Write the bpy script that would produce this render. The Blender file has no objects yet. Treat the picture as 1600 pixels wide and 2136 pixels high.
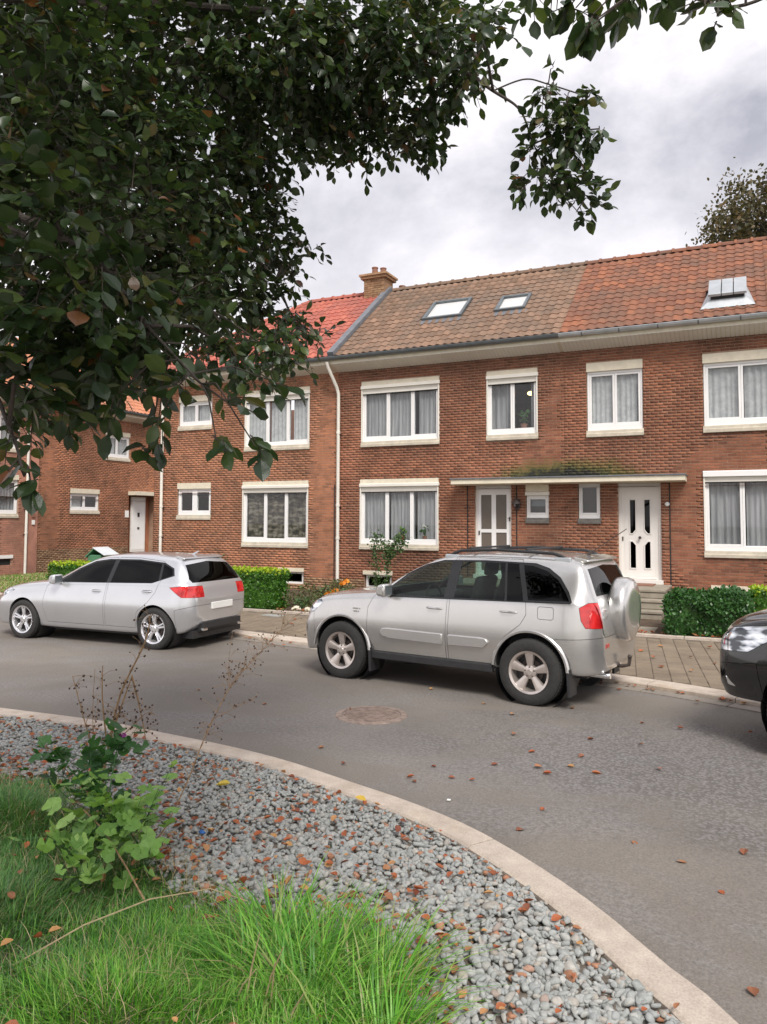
import bpy, bmesh, math, random
import numpy as np
from math import sin, cos, pi, radians, sqrt, atan2, hypot
from mathutils import Vector, Matrix

random.seed(7)
rng = np.random.default_rng(11)
scene = bpy.context.scene
COL = scene.collection

# ------------------------------------------------------------------ camera
EYE = 1.95
YAW, PITCH, ROLL = radians(25.5), radians(3.16), radians(0.2)
F0 = Vector((-sin(YAW), cos(YAW), 0)); R0 = Vector((cos(YAW), sin(YAW), 0)); U0 = Vector((0, 0, 1))
FW = F0*cos(PITCH) + U0*sin(PITCH); UP = U0*cos(PITCH) - F0*sin(PITCH)
RT = R0*cos(ROLL) + UP*sin(ROLL); UP2 = UP*cos(ROLL) - R0*sin(ROLL)
cam = bpy.data.cameras.new("camera")
cam.sensor_fit = 'VERTICAL'; cam.sensor_height = 36.0
cam.lens = 36.0*1600/2136
cam.shift_y = -(1068-998)/2136
cam.clip_start = 0.05; cam.clip_end = 2000
camo = bpy.data.objects.new("camera", cam); COL.objects.link(camo)
M = Matrix((RT, UP2, -FW)).transposed().to_4x4(); M.translation = Vector((0, 0, EYE))
camo.matrix_world = M
scene.camera = camo

# ------------------------------------------------------------------ light
SUN_EL, SUN_AZ = radians(50), radians(142)      # azimuth measured from +Y clockwise: behind the viewer
world = bpy.data.worlds.new("World"); scene.world = world
world.use_nodes = True
wn = world.node_tree; wn.nodes.clear()
wo = wn.nodes.new('ShaderNodeOutputWorld'); bg = wn.nodes.new('ShaderNodeBackground')
sky = wn.nodes.new('ShaderNodeTexSky'); sky.sky_type = 'NISHITA'; sky.sun_disc = False
sky.sun_elevation = SUN_EL; sky.sun_rotation = SUN_AZ; sky.air_density = 1.0; sky.dust_density = 2.0
tc = wn.nodes.new('ShaderNodeTexCoord')
mp = wn.nodes.new('ShaderNodeMapping'); mp.inputs['Scale'].default_value = (1.0, 1.0, 1.5)
mp.inputs['Location'].default_value = (0.7, 0.2, 0.4)
n1 = wn.nodes.new('ShaderNodeTexNoise'); n1.inputs['Scale'].default_value = 2.7; n1.inputs['Detail'].default_value = 7; n1.inputs['Roughness'].default_value = .58
n1.inputs['Distortion'].default_value = .12
rp = wn.nodes.new('ShaderNodeValToRGB')
rp.color_ramp.elements[0].position = .38; rp.color_ramp.elements[0].color = (2.1, 2.1, 2.35, 1)
rp.color_ramp.elements[1].position = .61; rp.color_ramp.elements[1].color = (4.9, 4.72, 4.8, 1)
e = rp.color_ramp.elements.new(.49); e.color = (3.35, 3.27, 3.5, 1)
sep = wn.nodes.new('ShaderNodeSeparateXYZ')
hr = wn.nodes.new('ShaderNodeMapRange'); hr.inputs[1].default_value = 0.05; hr.inputs[2].default_value = .42
hr.inputs[3].default_value = 1.0; hr.inputs[4].default_value = 0.0
hz = wn.nodes.new('ShaderNodeMix'); hz.data_type = 'RGBA'; hz.inputs[7].default_value = (5.9, 5.6, 5.6, 1)
mx = wn.nodes.new('ShaderNodeMix'); mx.data_type = 'RGBA'; mx.inputs[0].default_value = .94
L = wn.links.new
L(tc.outputs['Generated'], mp.inputs['Vector']); L(mp.outputs[0], n1.inputs['Vector']); L(n1.outputs['Fac'], rp.inputs[0])
L(tc.outputs['Generated'], sep.inputs[0]); L(sep.outputs['Z'], hr.inputs[0]); L(hr.outputs[0], hz.inputs[0])
L(rp.outputs[0], hz.inputs[6]); L(hz.outputs[2], mx.inputs[7]); L(sky.outputs[0], mx.inputs[6])
L(mx.outputs[2], bg.inputs['Color']); bg.inputs['Strength'].default_value = 0.10
L(bg.outputs[0], wo.inputs['Surface'])
sl = bpy.data.lights.new("sun", 'SUN'); sl.energy = 1.5; sl.angle = radians(22); sl.color = (1.0, .955, .89)
so = bpy.data.objects.new("sun", sl); COL.objects.link(so)
sd = Vector((sin(SUN_AZ)*cos(SUN_EL), cos(SUN_AZ)*cos(SUN_EL), sin(SUN_EL)))
so.rotation_euler = sd.to_track_quat('Z', 'Y').to_euler(); so.location = (0, -10, 20)
vs = scene.view_settings; vs.view_transform = 'Standard'; vs.look = 'None'; vs.gamma = 1; vs.use_curve_mapping = False
vs.exposure = 1.3
scene.cycles.max_bounces = 7; scene.cycles.transparent_max_bounces = 10
scene.cycles.use_denoising = True

# ------------------------------------------------------------------ materials
MATS = {}
def newmat(name):
    m = bpy.data.materials.new(name); m.use_nodes = True; MATS[name] = m
    nt = m.node_tree; b = nt.nodes['Principled BSDF']
    return m, nt, b
def N(nt, t, **kw):
    n = nt.nodes.new(t)
    for k, v in kw.items(): setattr(n, k, v)
    return n
def rgba(c): return (c[0], c[1], c[2], 1)
def island_rand(nt):
    """a random number per piece, whether the piece is an object or an island of a joined mesh"""
    g = N(nt, 'ShaderNodeNewGeometry'); o = N(nt, 'ShaderNodeObjectInfo')
    a = N(nt, 'ShaderNodeMath', operation='ADD'); f = N(nt, 'ShaderNodeMath', operation='FRACT')
    nt.links.new(g.outputs['Random Per Island'], a.inputs[0]); nt.links.new(o.outputs['Random'], a.inputs[1]); nt.links.new(a.outputs[0], f.inputs[0])
    return f.outputs[0]
def ramp(nt, fac, stops, interp='LINEAR'):
    r = N(nt, 'ShaderNodeValToRGB'); r.color_ramp.interpolation = interp
    el = r.color_ramp.elements
    el[0].position = stops[0][0]; el[0].color = rgba(stops[0][1])
    el[1].position = stops[-1][0]; el[1].color = rgba(stops[-1][1])
    for p, c in stops[1:-1]:
        q = el.new(p); q.color = rgba(c)
    nt.links.new(fac, r.inputs[0]); return r.outputs[0]
def noise(nt, scale, detail=4, rough=.55, coord='Object', mapping=None, dist=0):
    t = N(nt, 'ShaderNodeTexCoord'); n = N(nt, 'ShaderNodeTexNoise')
    n.inputs['Scale'].default_value = scale; n.inputs['Detail'].default_value = detail; n.inputs['Roughness'].default_value = rough
    n.inputs['Distortion'].default_value = dist
    src = t.outputs[coord] if coord != 'World' else N(nt, 'ShaderNodeNewGeometry').outputs['Position']
    if mapping:
        m = N(nt, 'ShaderNodeMapping'); m.inputs['Scale'].default_value = mapping
        nt.links.new(src, m.inputs['Vector']); src = m.outputs[0]
    nt.links.new(src, n.inputs['Vector']); return n.outputs['Fac']
def mixc(nt, fac, a, b, mode='MIX'):
    m = N(nt, 'ShaderNodeMix', data_type='RGBA', blend_type=mode)
    for s, v in ((0, fac), (6, a), (7, b)):
        if isinstance(v, (int, float)): m.inputs[s].default_value = v
        elif isinstance(v, tuple): m.inputs[s].default_value = rgba(v)
        else: nt.links.new(v, m.inputs[s])
    return m.outputs[2]
def bump(nt, b, h, strength=.3, dist=.01):
    n = N(nt, 'ShaderNodeBump'); n.inputs['Strength'].default_value = strength; n.inputs['Distance'].default_value = dist
    nt.links.new(h, n.inputs['Height']); nt.links.new(n.outputs[0], b.inputs['Normal'])
def simple(name, c, rough=.6, metal=0, var=.12, scale=6, coat=0, bumpk=0, spec=.5, coord='Object'):
    m, nt, b = newmat(name)
    f = noise(nt, scale, 5, .6, coord)
    col = ramp(nt, f, [(.3, tuple(x*(1-var) for x in c)), (.7, tuple(min(1, x*(1+var)) for x in c))])
    nt.links.new(col, b.inputs['Base Color'])
    b.inputs['Roughness'].default_value = rough; b.inputs['Metallic'].default_value = metal
    b.inputs['Coat Weight'].default_value = coat; b.inputs['Specular IOR Level'].default_value = spec
    if coat: b.inputs['Coat Roughness'].default_value = .04
    if bumpk: bump(nt, b, noise(nt, scale*8, 4, .6, coord), bumpk, .01)
    return m

def brickmat(name, stops, moss=False):
    m, nt, b = newmat(name)
    c = ramp(nt, island_rand(nt), stops)
    w = noise(nt, .55, 4, .6, 'World')
    c = mixc(nt, .75, c, ramp(nt, w, [(.30, (.55, .55, .56)), (.62, (1.12, 1.06, 1.0))]), 'MULTIPLY')
    w2 = noise(nt, 1.5, 6, .7, 'World', mapping=(1.4, 1, .8), dist=.6)
    c = mixc(nt, .7, c, ramp(nt, w2, [(.36, (.62, .64, .62)), (.55, (1, 1, 1)), (.7, (1.15, 1.06, .98))]), 'MULTIPLY')
    g = noise(nt, 60, 3, .6, 'World')
    c = mixc(nt, .5, c, ramp(nt, g, [(.3, (.72, .7, .7)), (.7, (1.2, 1.2, 1.2))]), 'MULTIPLY')
    if moss:
        c = sill_runoff(nt, c)
        c = mossy(nt, c)
    nt.links.new(c, b.inputs['Base Color']); b.inputs['Roughness'].default_value = .88
    b.inputs['Specular IOR Level'].default_value = .3
    bump(nt, b, noise(nt, 130, 4, .6, 'World'), .45, .004)
    return m
def sill_runoff(nt, c):
    """grey brown runoff stain on the wall below each window sill and below the eaves"""
    P = N(nt, 'ShaderNodeNewGeometry').outputs['Position']; sp = N(nt, 'ShaderNodeSeparateXYZ'); nt.links.new(P, sp.inputs[0])
    tot = None
    nz = noise(nt, 3.5, 5, .7, 'World', mapping=(2.2, 1, .5))
    def mr(src, a, b, lo=0, hi=1):
        m_ = N(nt, 'ShaderNodeMapRange'); nt.links.new(src, m_.inputs[0]); m_.inputs[1].default_value = a; m_.inputs[2].default_value = b; m_.inputs[3].default_value = lo; m_.inputs[4].default_value = hi; return m_.outputs[0]
    def mul(a, b):
        q = N(nt, 'ShaderNodeMath', operation='MULTIPLY'); nt.links.new(a, q.inputs[0])
        if isinstance(b, float): q.inputs[1].default_value = b
        else: nt.links.new(b, q.inputs[1])
        return q.outputs[0]
    for x0, x1, zt, dz in ((-9.03, -6.87, 3.845, .42), (-5.65, -4.41, 3.87, .40), (-3.29, -2.07, 3.85, .5), (-.84, 1.3, 3.84, .5), (-9.06, -6.89, 1.22, .5), (-.87, 1.3, 1.2, .55), (-9.7, 2.4, 5.87, .4)):
        a = mul(mul(mr(sp.outputs['X'], x0-.06, x0+.05), mr(sp.outputs['X'], x1+.06, x1-.05)), mul(mr(sp.outputs['Z'], zt-dz, zt-.05), mr(sp.outputs['Z'], zt+.03, zt-.01)))
        if tot is None: tot = a
        else:
            q = N(nt, 'ShaderNodeMath', operation='MAXIMUM'); nt.links.new(tot, q.inputs[0]); nt.links.new(a, q.inputs[1]); tot = q.outputs[0]
    f = mul(mul(tot, mr(nz, .3, .6, .45, 1.0)), .75)
    return mixc(nt, f, c, mixc(nt, 1, c, (.52, .56, .60), 'MULTIPLY'))
def mossy(nt, c):
    """green black algae stain fanning out above the canopy of the doors, at its world position"""
    P = N(nt, 'ShaderNodeNewGeometry').outputs['Position']
    s = N(nt, 'ShaderNodeVectorMath', operation='SUBTRACT'); s.inputs[1].default_value = (-3.75, 17.6, 2.86)
    nt.links.new(P, s.inputs[0])
    d = N(nt, 'ShaderNodeVectorMath', operation='MULTIPLY'); d.inputs[1].default_value = (.62, 0, 2.1)
    nt.links.new(s.outputs[0], d.inputs[0])
    ln = N(nt, 'ShaderNodeVectorMath', operation='LENGTH'); nt.links.new(d.outputs[0], ln.inputs[0])
    a = N(nt, 'ShaderNodeMath', operation='ADD'); nt.links.new(ln.outputs['Value'], a.inputs[0])
    nn = N(nt, 'ShaderNodeMath', operation='MULTIPLY_ADD'); nt.links.new(noise(nt, 6.0, 6, .75, 'World'), nn.inputs[0]); nn.inputs[1].default_value = 1.5; nn.inputs[2].default_value = -.75
    nt.links.new(nn.outputs[0], a.inputs[1])
    f1 = N(nt, 'ShaderNodeMapRange'); f1.inputs[1].default_value = 1.25; f1.inputs[2].default_value = .7; nt.links.new(a.outputs[0], f1.inputs[0])
    f2 = N(nt, 'ShaderNodeMapRange'); f2.inputs[1].default_value = .86; f2.inputs[2].default_value = .52; nt.links.new(a.outputs[0], f2.inputs[0])
    sp = N(nt, 'ShaderNodeSeparateXYZ'); nt.links.new(P, sp.inputs[0])
    gate = N(nt, 'ShaderNodeMapRange'); gate.inputs[1].default_value = 2.80; gate.inputs[2].default_value = 2.9; nt.links.new(sp.outputs['Z'], gate.inputs[0])
    g1 = N(nt, 'ShaderNodeMath', operation='MULTIPLY'); nt.links.new(f1.outputs[0], g1.inputs[0]); nt.links.new(gate.outputs[0], g1.inputs[1])
    g2 = N(nt, 'ShaderNodeMath', operation='MULTIPLY'); nt.links.new(f2.outputs[0], g2.inputs[0]); nt.links.new(gate.outputs[0], g2.inputs[1])
    g3 = N(nt, 'ShaderNodeMath', operation='MULTIPLY'); nt.links.new(g1.outputs[0], g3.inputs[0]); g3.inputs[1].default_value = .85
    c = mixc(nt, g3.outputs[0], c, (.12, .13, .035))
    return mixc(nt, g2.outputs[0], c, (.035, .035, .028))

BR_WARM = [(0, (.20, .083, .052)), (.25, (.275, .108, .065)), (.5, (.33, .132, .076)), (.75, (.27, .118, .077)), (1, (.37, .155, .09))]
brickmat('brick_red', BR_WARM, moss=True)
brickmat('brick_left', [(0, (.26, .125, .078)), (.3, (.39, .175, .10)), (.6, (.46, .205, .118)), (1, (.36, .17, .108))])
brickmat('brick_pink', [(0, (.42, .21, .16)), (.5, (.52, .26, .19)), (1, (.46, .23, .17))])
brickmat('brick_base', [(0, (.24, .14, .085)), (.5, (.36, .22, .13)), (1, (.42, .28, .17))])
m, nt, b = newmat('mortar')
c = ramp(nt, noise(nt, 2.2, 5, .6, 'World'), [(.3, (.29, .19, .125)), (.7, (.42, .28, .195))])
c = mossy(nt, sill_runoff(nt, c)); nt.links.new(c, b.inputs['Base Color']); b.inputs['Roughness'].default_value = .95
def tilemat(name, stops, dirt):
    m, nt, b = newmat(name)
    c = ramp(nt, island_rand(nt), stops)
    w = noise(nt, .9, 6, .7, 'World')
    c = mixc(nt, ramp(nt, w, [(.42, (0, 0, 0)), (.62, (.85, .85, .85))]), c, dirt)
    g = noise(nt, 25, 4, .6, 'World')
    c = mixc(nt, .6, c, ramp(nt, g, [(.3, (.65, .65, .65)), (.7, (1.25, 1.25, 1.25))]), 'MULTIPLY')
    nt.links.new(c, b.inputs['Base Color']); b.inputs['Roughness'].default_value = .8
    bump(nt, b, g, .3, .01); return m
tilemat('tile_brown', [(0, (.165, .098, .062)), (.5, (.225, .135, .088)), (1, (.275, .165, .108))], (.155, .11, .08))
tilemat('tile_orange', [(0, (.18, .074, .045)), (.5, (.24, .092, .05)), (1, (.31, .115, .055))], (.15, .085, .058))
tilemat('tile_red', [(0, (.34, .085, .06)), (.5, (.43, .115, .08)), (1, (.50, .15, .10))], (.30, .10, .075))
tilemat('tile_left', [(0, (.50, .19, .10)), (.5, (.58, .23, .12)), (1, (.62, .28, .16))], (.4, .18, .11))
simple('white_frame', (.80, .79, .78), .35, var=.03, coord='World', scale=2)
simple('white_door', (.74, .71, .67), .45, var=.04, coord='World', scale=2)
simple('cream_lintel', (.68, .62, .49), .75, var=.1, coord='World', scale=5, bumpk=.1)
simple('cream_shutter', (.74, .71, .64), .5, var=.05, coord='World', scale=3)
simple('stone_sill', (.50, .45, .36), .8, var=.18, coord='World', scale=6, bumpk=.2)
simple('dark_sill', (.12, .11, .10), .75, var=.25, coord='World', scale=9)
simple('black_gap', (.02, .02, .02), .8)
simple('room_dark', (.06, .055, .05), .9)
simple('zinc_dark', (.16, .18, .19), .45, .5, var=.15, coord='World', scale=3)
simple('zinc_light', (.50, .53, .55), .4, .5, var=.15, coord='World', scale=3)
simple('pipe_white', (.72, .69, .62), .5, var=.08, coord='World', scale=3)
simple('iron', (.06, .045, .04), .6, var=.3, scale=20)
simple('lead', (.17, .18, .20), .6, .2, var=.2, coord='World', scale=6)
simple('black_plastic', (.022, .022, .023), .5, var=.2, scale=15)
simple('dark_trim', (.015, .015, .016), .25, var=.1, scale=10)
simple('rubber', (.028, .027, .026), .85, var=.25, scale=25, bumpk=.3)
simple('seat_fabric', (.035, .035, .037), .9, var=.3, scale=20)
simple('alloy', (.62, .56, .52), .32, .75, var=.08, scale=20)
simple('alloy_bright', (.78, .78, .80), .25, .8, var=.05, scale=20)
simple('chrome', (.85, .86, .88), .08, 1.0, var=.03, scale=8)
simple('terracotta', (.25, .12, .08), .8)
simple('white_metal', (.8, .8, .78), .4, var=.04)
simple('number_plate', (.75, .75, .72), .4, var=.04)
simple('soil', (.085, .058, .038), .95, var=.4, scale=8, bumpk=.6, coord='World')
simple('bark', (.07, .058, .048), .9, var=.35, scale=14, bumpk=.5)
simple('twig', (.055, .042, .034), .9, var=.3, scale=20)
simple('dry_stalk', (.27, .17, .09), .85, var=.35, scale=30)
simple('seed_head', (.07, .04, .03), .9, var=.4, scale=30)
simple('blue_rag', (.03, .12, .38), .7, var=.3, scale=40)
simple('green_bin', (.08, .22, .12), .5, var=.1)
simple('bin_lid', (.60, .64, .66), .35, var=.1)
simple('grey_lid', (.33, .33, .31), .7, var=.2, scale=20)

def stonemat(name, a, b_, sc=3, rough=.9, stain=None):
    m, nt, b = newmat(name)
    c = ramp(nt, noise(nt, sc, 7, .65, 'World'), [(.3, a), (.7, b_)])
    g = noise(nt, 90, 3, .7, 'World')
    c = mixc(nt, .7, c, ramp(nt, g, [(.3, (.7, .7, .7)), (.72, (1.22, 1.22, 1.22))]), 'MULTIPLY')
    r = island_rand(nt)
    c = mixc(nt, .55, c, ramp(nt, r, [(0, (.82, .82, .82)), (1, (1.14, 1.12, 1.10))]), 'MULTIPLY')
    if stain: c = mixc(nt, ramp(nt, noise(nt, 1.3, 5, .7, 'World'), [(.55, (0, 0, 0)), (.75, (.6, .6, .6))]), c, stain)
    nt.links.new(c, b.inputs['Base Color']); b.inputs['Roughness'].default_value = rough
    bump(nt, b, g, .35, .004); return m
stonemat('kerb_concrete', (.42, .355, .30), (.60, .52, .44), 7, stain=(.36, .26, .16))
stonemat('paver', (.18, .14, .10), (.25, .20, .145), 2, stain=(.14, .105, .07))
stonemat('step_stone', (.24, .21, .165), (.37, .33, .265), 4)
stonemat('gutter_stone', (.22, .19, .165), (.31, .275, .235), 4)

m, nt, b = newmat('asphalt')
base = ramp(nt, noise(nt, .45, 5, .6, 'World', dist=.6), [(.30, (.145, .130, .114)), (.5, (.175, .157, .139)), (.66, (.205, .185, .163))])
patch = ramp(nt, noise(nt, .6, 3, .5, 'World', mapping=(1, 1.7, 1), dist=1.0), [(.46, (0, 0, 0)), (.64, (1, 1, 1))])
grit = noise(nt, 70, 3, .75, 'World')
coarse = ramp(nt, noise(nt, 30, 3, .7, 'World'), [(.36, (.06, .06, .066)), (.6, (.33, .32, .335))])
c = mixc(nt, patch, base, mixc(nt, .28, base, coarse))
# an older, coarser, bluish patch of surfacing on the right half of the road
ps = N(nt, 'ShaderNodeVectorMath', operation='SUBTRACT'); ps.inputs[1].default_value = (-.55, 6.7, 0)
nt.links.new(N(nt, 'ShaderNodeNewGeometry').outputs['Position'], ps.inputs[0])
pr_ = N(nt, 'ShaderNodeVectorMath', operation='MULTIPLY'); pr_.inputs[1].default_value = (.36, .62, 0); nt.links.new(ps.outputs[0], pr_.inputs[0])
pl = N(nt, 'ShaderNodeVectorMath', operation='LENGTH'); nt.links.new(pr_.outputs[0], pl.inputs[0])
pa = N(nt, 'ShaderNodeMath', operation='MULTIPLY_ADD'); nt.links.new(noise(nt, 1.1, 5, .65, 'World', dist=.8), pa.inputs[0]); pa.inputs[1].default_value = 2.0; nt.links.new(pl.outputs['Value'], pa.inputs[2])
pf = N(nt, 'ShaderNodeMapRange'); pf.inputs[1].default_value = 2.05; pf.inputs[2].default_value = 1.45; nt.links.new(pa.outputs[0], pf.inputs[0])
vc = N(nt, 'ShaderNodeTexVoronoi'); vc.inputs['Scale'].default_value = 36; nt.links.new(N(nt, 'ShaderNodeNewGeometry').outputs['Position'], vc.inputs['Vector'])
cob = ramp(nt, vc.outputs['Distance'], [(.0, (.27, .265, .285)), (.35, (.20, .195, .205)), (.62, (.07, .068, .07))])
pm2 = N(nt, 'ShaderNodeMath', operation='MULTIPLY'); nt.links.new(pf.outputs[0], pm2.inputs[0]); pm2.inputs[1].default_value = .5
c = mixc(nt, pm2.outputs[0], c, cob)
c = mixc(nt, .8, c, ramp(nt, grit, [(.28, (.62, .62, .62)), (.72, (1.35, 1.33, 1.3))]), 'MULTIPLY')
speck = N(nt, 'ShaderNodeTexVoronoi'); speck.inputs['Scale'].default_value = 22
nt.links.new(N(nt, 'ShaderNodeNewGeometry').outputs['Position'], speck.inputs['Vector'])
sc_ = ramp(nt, speck.outputs['Distance'], [(.0, (1, 1, 1)), (.07, (0, 0, 0))])
c = mixc(nt, mixc(nt, .93, sc_, (0, 0, 0)), c, (.5, .48, .44))
nt.links.new(c, b.inputs['Base Color']); b.inputs['Roughness'].default_value = .72; b.inputs['Specular IOR Level'].default_value = .4
bump(nt, b, grit, .5, .006)

m, nt, b = newmat('gravel_stone')
r = island_rand(nt)
c = ramp(nt, r, [(0, (0.251, 0.262, 0.254)), (0.2, (0.328, 0.341, 0.33)), (0.38, (0.287, 0.303, 0.301)), (0.55, (0.38, 0.382, 0.359)), (0.7, (0.31, 0.324, 0.31)), (0.8, (0.345, 0.312, 0.269)), (0.9, (0.415, 0.417, 0.398)), (0.955, (0.275, 0.289, 0.281)), (0.975, (0.389, 0.194, 0.117)), (1, (0.33, 0.155, 0.087))], 'LINEAR')
g = noise(nt, 55, 4, .7, 'World')
c = mixc(nt, .7, c, ramp(nt, g, [(.3, (.7, .7, .7)), (.72, (1.25, 1.25, 1.25))]), 'MULTIPLY')
nt.links.new(c, b.inputs['Base Color']); b.inputs['Roughness'].default_value = .8; bump(nt, b, g, .4, .006)

def leafmat(name, stops, rough=.42, trans=.25, spec=.5):
    m, nt, b = newmat(name)
    c = ramp(nt, island_rand(nt), stops)
    f = noise(nt, 45, 3, .6, 'World')
    c = mixc(nt, .5, c, ramp(nt, f, [(.3, (.7, .7, .7)), (.7, (1.2, 1.2, 1.2))]), 'MULTIPLY')
    nt.links.new(c, b.inputs['Base Color']); b.inputs['Roughness'].default_value = rough; b.inputs['Specular IOR Level'].default_value = spec
    t = N(nt, 'ShaderNodeBsdfTranslucent'); ms = N(nt, 'ShaderNodeMixShader'); ms.inputs[0].default_value = trans
    k = mixc(nt, 1, c, (1.25, 1.3, .6), 'MULTIPLY'); nt.links.new(k, t.inputs['Color'])
    out = nt.nodes['Material Output']
    nt.links.new(b.outputs[0], ms.inputs[1]); nt.links.new(t.outputs[0], ms.inputs[2]); nt.links.new(ms.outputs[0], out.inputs['Surface'])
    return m
leafmat('tree_leaf', [(0, (.022, .042, .018)), (.45, (.038, .068, .026)), (.75, (.055, .092, .03)), (.92, (.085, .125, .035)), (.975, (.11, .11, .03)), (.99, (.12, .07, .03)), (1, (.2, .07, .03))], .33, .26, .6)
leafmat('bg_leaf', [(0, (.05, .05, .025)), (.5, (.09, .08, .035)), (1, (.15, .10, .045))], .6, .25)
leafmat('hedge_leaf', [(0, (.035, .10, .012)), (.5, (.06, .17, .02)), (1, (.10, .24, .03))], .4, .25)
leafmat('hedge_tip', [(0, (.26, .42, .02)), (.5, (.38, .52, .03)), (1, (.5, .55, .04))], .45, .35)
leafmat('shrub_leaf', [(0, (.025, .07, .02)), (.5, (.04, .12, .03)), (1, (.07, .17, .04))], .35, .2)
leafmat('flower_leaf', [(0, (.08, .08, .04)), (.5, (.12, .14, .05)), (.8, (.14, .09, .05)), (1, (.07, .20, .04))], .6, .25)
leafmat('rose_leaf', [(0, (.05, .10, .035)), (1, (.10, .19, .06))], .5, .25)
leafmat('mallow_leaf', [(0, (.12, .25, .05)), (.4, (.20, .38, .08)), (1, (.32, .50, .14))], .5, .3)
leafmat('mallow_dark', [(0, (.03, .10, .025)), (1, (.07, .19, .05))], .5, .3)
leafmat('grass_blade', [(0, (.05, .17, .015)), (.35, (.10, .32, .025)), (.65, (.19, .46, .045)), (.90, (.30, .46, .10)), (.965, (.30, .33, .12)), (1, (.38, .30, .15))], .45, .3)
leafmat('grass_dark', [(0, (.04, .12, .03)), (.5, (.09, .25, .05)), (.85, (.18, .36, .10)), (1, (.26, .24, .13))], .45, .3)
leafmat('straw', [(0, (.38, .29, .16)), (1, (.52, .42, .26))], .7, .2)
leafmat('fallen_leaf', [(0, (.30, .075, .028)), (.3, (.42, .13, .045)), (.55, (.19, .055, .028)), (.8, (.36, .17, .08)), (1, (.50, .27, .10))], .65, .1)
leafmat('fallen_yellow', [(0, (.62, .42, .06)), (1, (.62, .5, .10))], .6, .2)
leafmat('petal_purple', [(0, (.35, .05, .35)), (1, (.45, .09, .42))], .6, .3)
leafmat('petal_orange', [(0, (.75, .25, .02)), (1, (.85, .36, .04))], .6, .3)
leafmat('petal_white', [(0, (.8, .8, .8)), (1, (.85, .85, .82))], .6, .3)
leafmat('petal_pink', [(0, (.5, .03, .12)), (1, (.5, .03, .12))], .6, .2)

def glass(name, tint, refl, k=1.0):
    m = bpy.data.materials.new(name); m.use_nodes = True; MATS[name] = m
    nt = m.node_tree; nt.nodes.clear()
    o = N(nt, 'ShaderNodeOutputMaterial'); t = N(nt, 'ShaderNodeBsdfTransparent'); g = N(nt, 'ShaderNodeBsdfGlossy'); g.inputs['Roughness'].default_value = .02
    t.inputs['Color'].default_value = rgba(tint)
    lw = N(nt, 'ShaderNodeFresnel'); lw.inputs['IOR'].default_value = 1.5
    a = N(nt, 'ShaderNodeMath', operation='MULTIPLY_ADD'); a.inputs[1].default_value = k; a.inputs[2].default_value = refl
    # a pane is a thin slab: reflect at its outer face only, so the inner face gives no false total reflection
    ge = N(nt, 'ShaderNodeNewGeometry'); iv = N(nt, 'ShaderNodeMath', operation='SUBTRACT'); iv.inputs[0].default_value = 1; nt.links.new(ge.outputs['Backfacing'], iv.inputs[1])
    fm = N(nt, 'ShaderNodeMath', operation='MULTIPLY'); nt.links.new(iv.outputs[0], fm.inputs[1])
    ms = N(nt, 'ShaderNodeMixShader'); nt.links.new(lw.outputs[0], a.inputs[0]); nt.links.new(a.outputs[0], fm.inputs[0]); nt.links.new(fm.outputs[0], ms.inputs[0])
    nt.links.new(t.outputs[0], ms.inputs[1]); nt.links.new(g.outputs[0], ms.inputs[2]); nt.links.new(ms.outputs[0], o.inputs['Surface'])
glass('window_glass', (.93, .94, .94), .02)
glass('car_glass', (.66, .75, .71), .0, .8)
glass('car_glass_dark', (.035, .038, .042), .0, .6)
glass('skylight_glass', (.97, .97, .97), .12)
glass('lamp_glass', (.9, .92, .95), .12)
m, nt, b = newmat('curtain')
b.inputs['Roughness'].default_value = .9
nt.links.new(ramp(nt, noise(nt, 14, 3, .6, mapping=(1, 1, .06)), [(.3, (.20, .205, .215)), (.7, (.42, .42, .43))]), b.inputs['Base Color'])  # vertical stripes in the colour add shade to the folds
m, nt, b = newmat('curtain_white')
b.inputs['Roughness'].default_value = .9
nt.links.new(ramp(nt, noise(nt, 7, 3, .6), [(.3, (.40, .41, .42)), (.7, (.58, .59, .59))]), b.inputs['Base Color'])
m, nt, b = newmat('curtain_check')
b.inputs['Roughness'].default_value = .9
nt.links.new(ramp(nt, noise(nt, 5, 2, .5, mapping=(1, 1, 2.5)), [(.38, (.03, .027, .022)), (.5, (.10, .085, .06)), (.66, (.24, .22, .18))]), b.inputs['Base Color'])
simple('frosted_brown', (.13, .105, .085), .35, var=.08, coord='World')
def paint(name, c, metal, rough, flake=.03):
    m, nt, b = newmat(name)
    f = noise(nt, 3, 3, .5)
    nt.links.new(ramp(nt, f, [(.3, tuple(x*(1-flake) for x in c)), (.7, tuple(x*(1+flake) for x in c))]), b.inputs['Base Color'])
    b.inputs['Metallic'].default_value = metal; b.inputs['Roughness'].default_value = rough
    b.inputs['Coat Weight'].default_value = 1; b.inputs['Coat Roughness'].default_value = .05
    return m
paint('silver_paint', (.60, .59, .575), .78, .27)
paint('light_silver_paint', (.64, .65, .67), .7, .28)
paint('black_paint', (.004, .004, .0045), .0, .2)
m, nt, b = newmat('tail_lamp_red'); b.inputs['Base Color'].default_value = (.55, .012, .015, 1); b.inputs['Roughness'].default_value = .12; b.inputs['Coat Weight'].default_value = 1
nt.links.new(ramp(nt, noise(nt, 9, 2, .5), [(.35, (.36, .008, .01)), (.65, (.65, .02, .02))]), b.inputs['Base Color'])
m, nt, b = newmat('headlight_lens'); b.inputs['Roughness'].default_value = .08; b.inputs['Metallic'].default_value = .75; b.inputs['Coat Weight'].default_value = 1
nt.links.new(ramp(nt, noise(nt, 7, 2, .4, mapping=(1, 2, 3)), [(.42, (.05, .055, .065)), (.5, (.45, .48, .52)), (.62, (.85, .87, .9))]), b.inputs['Base Color'])
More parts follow.
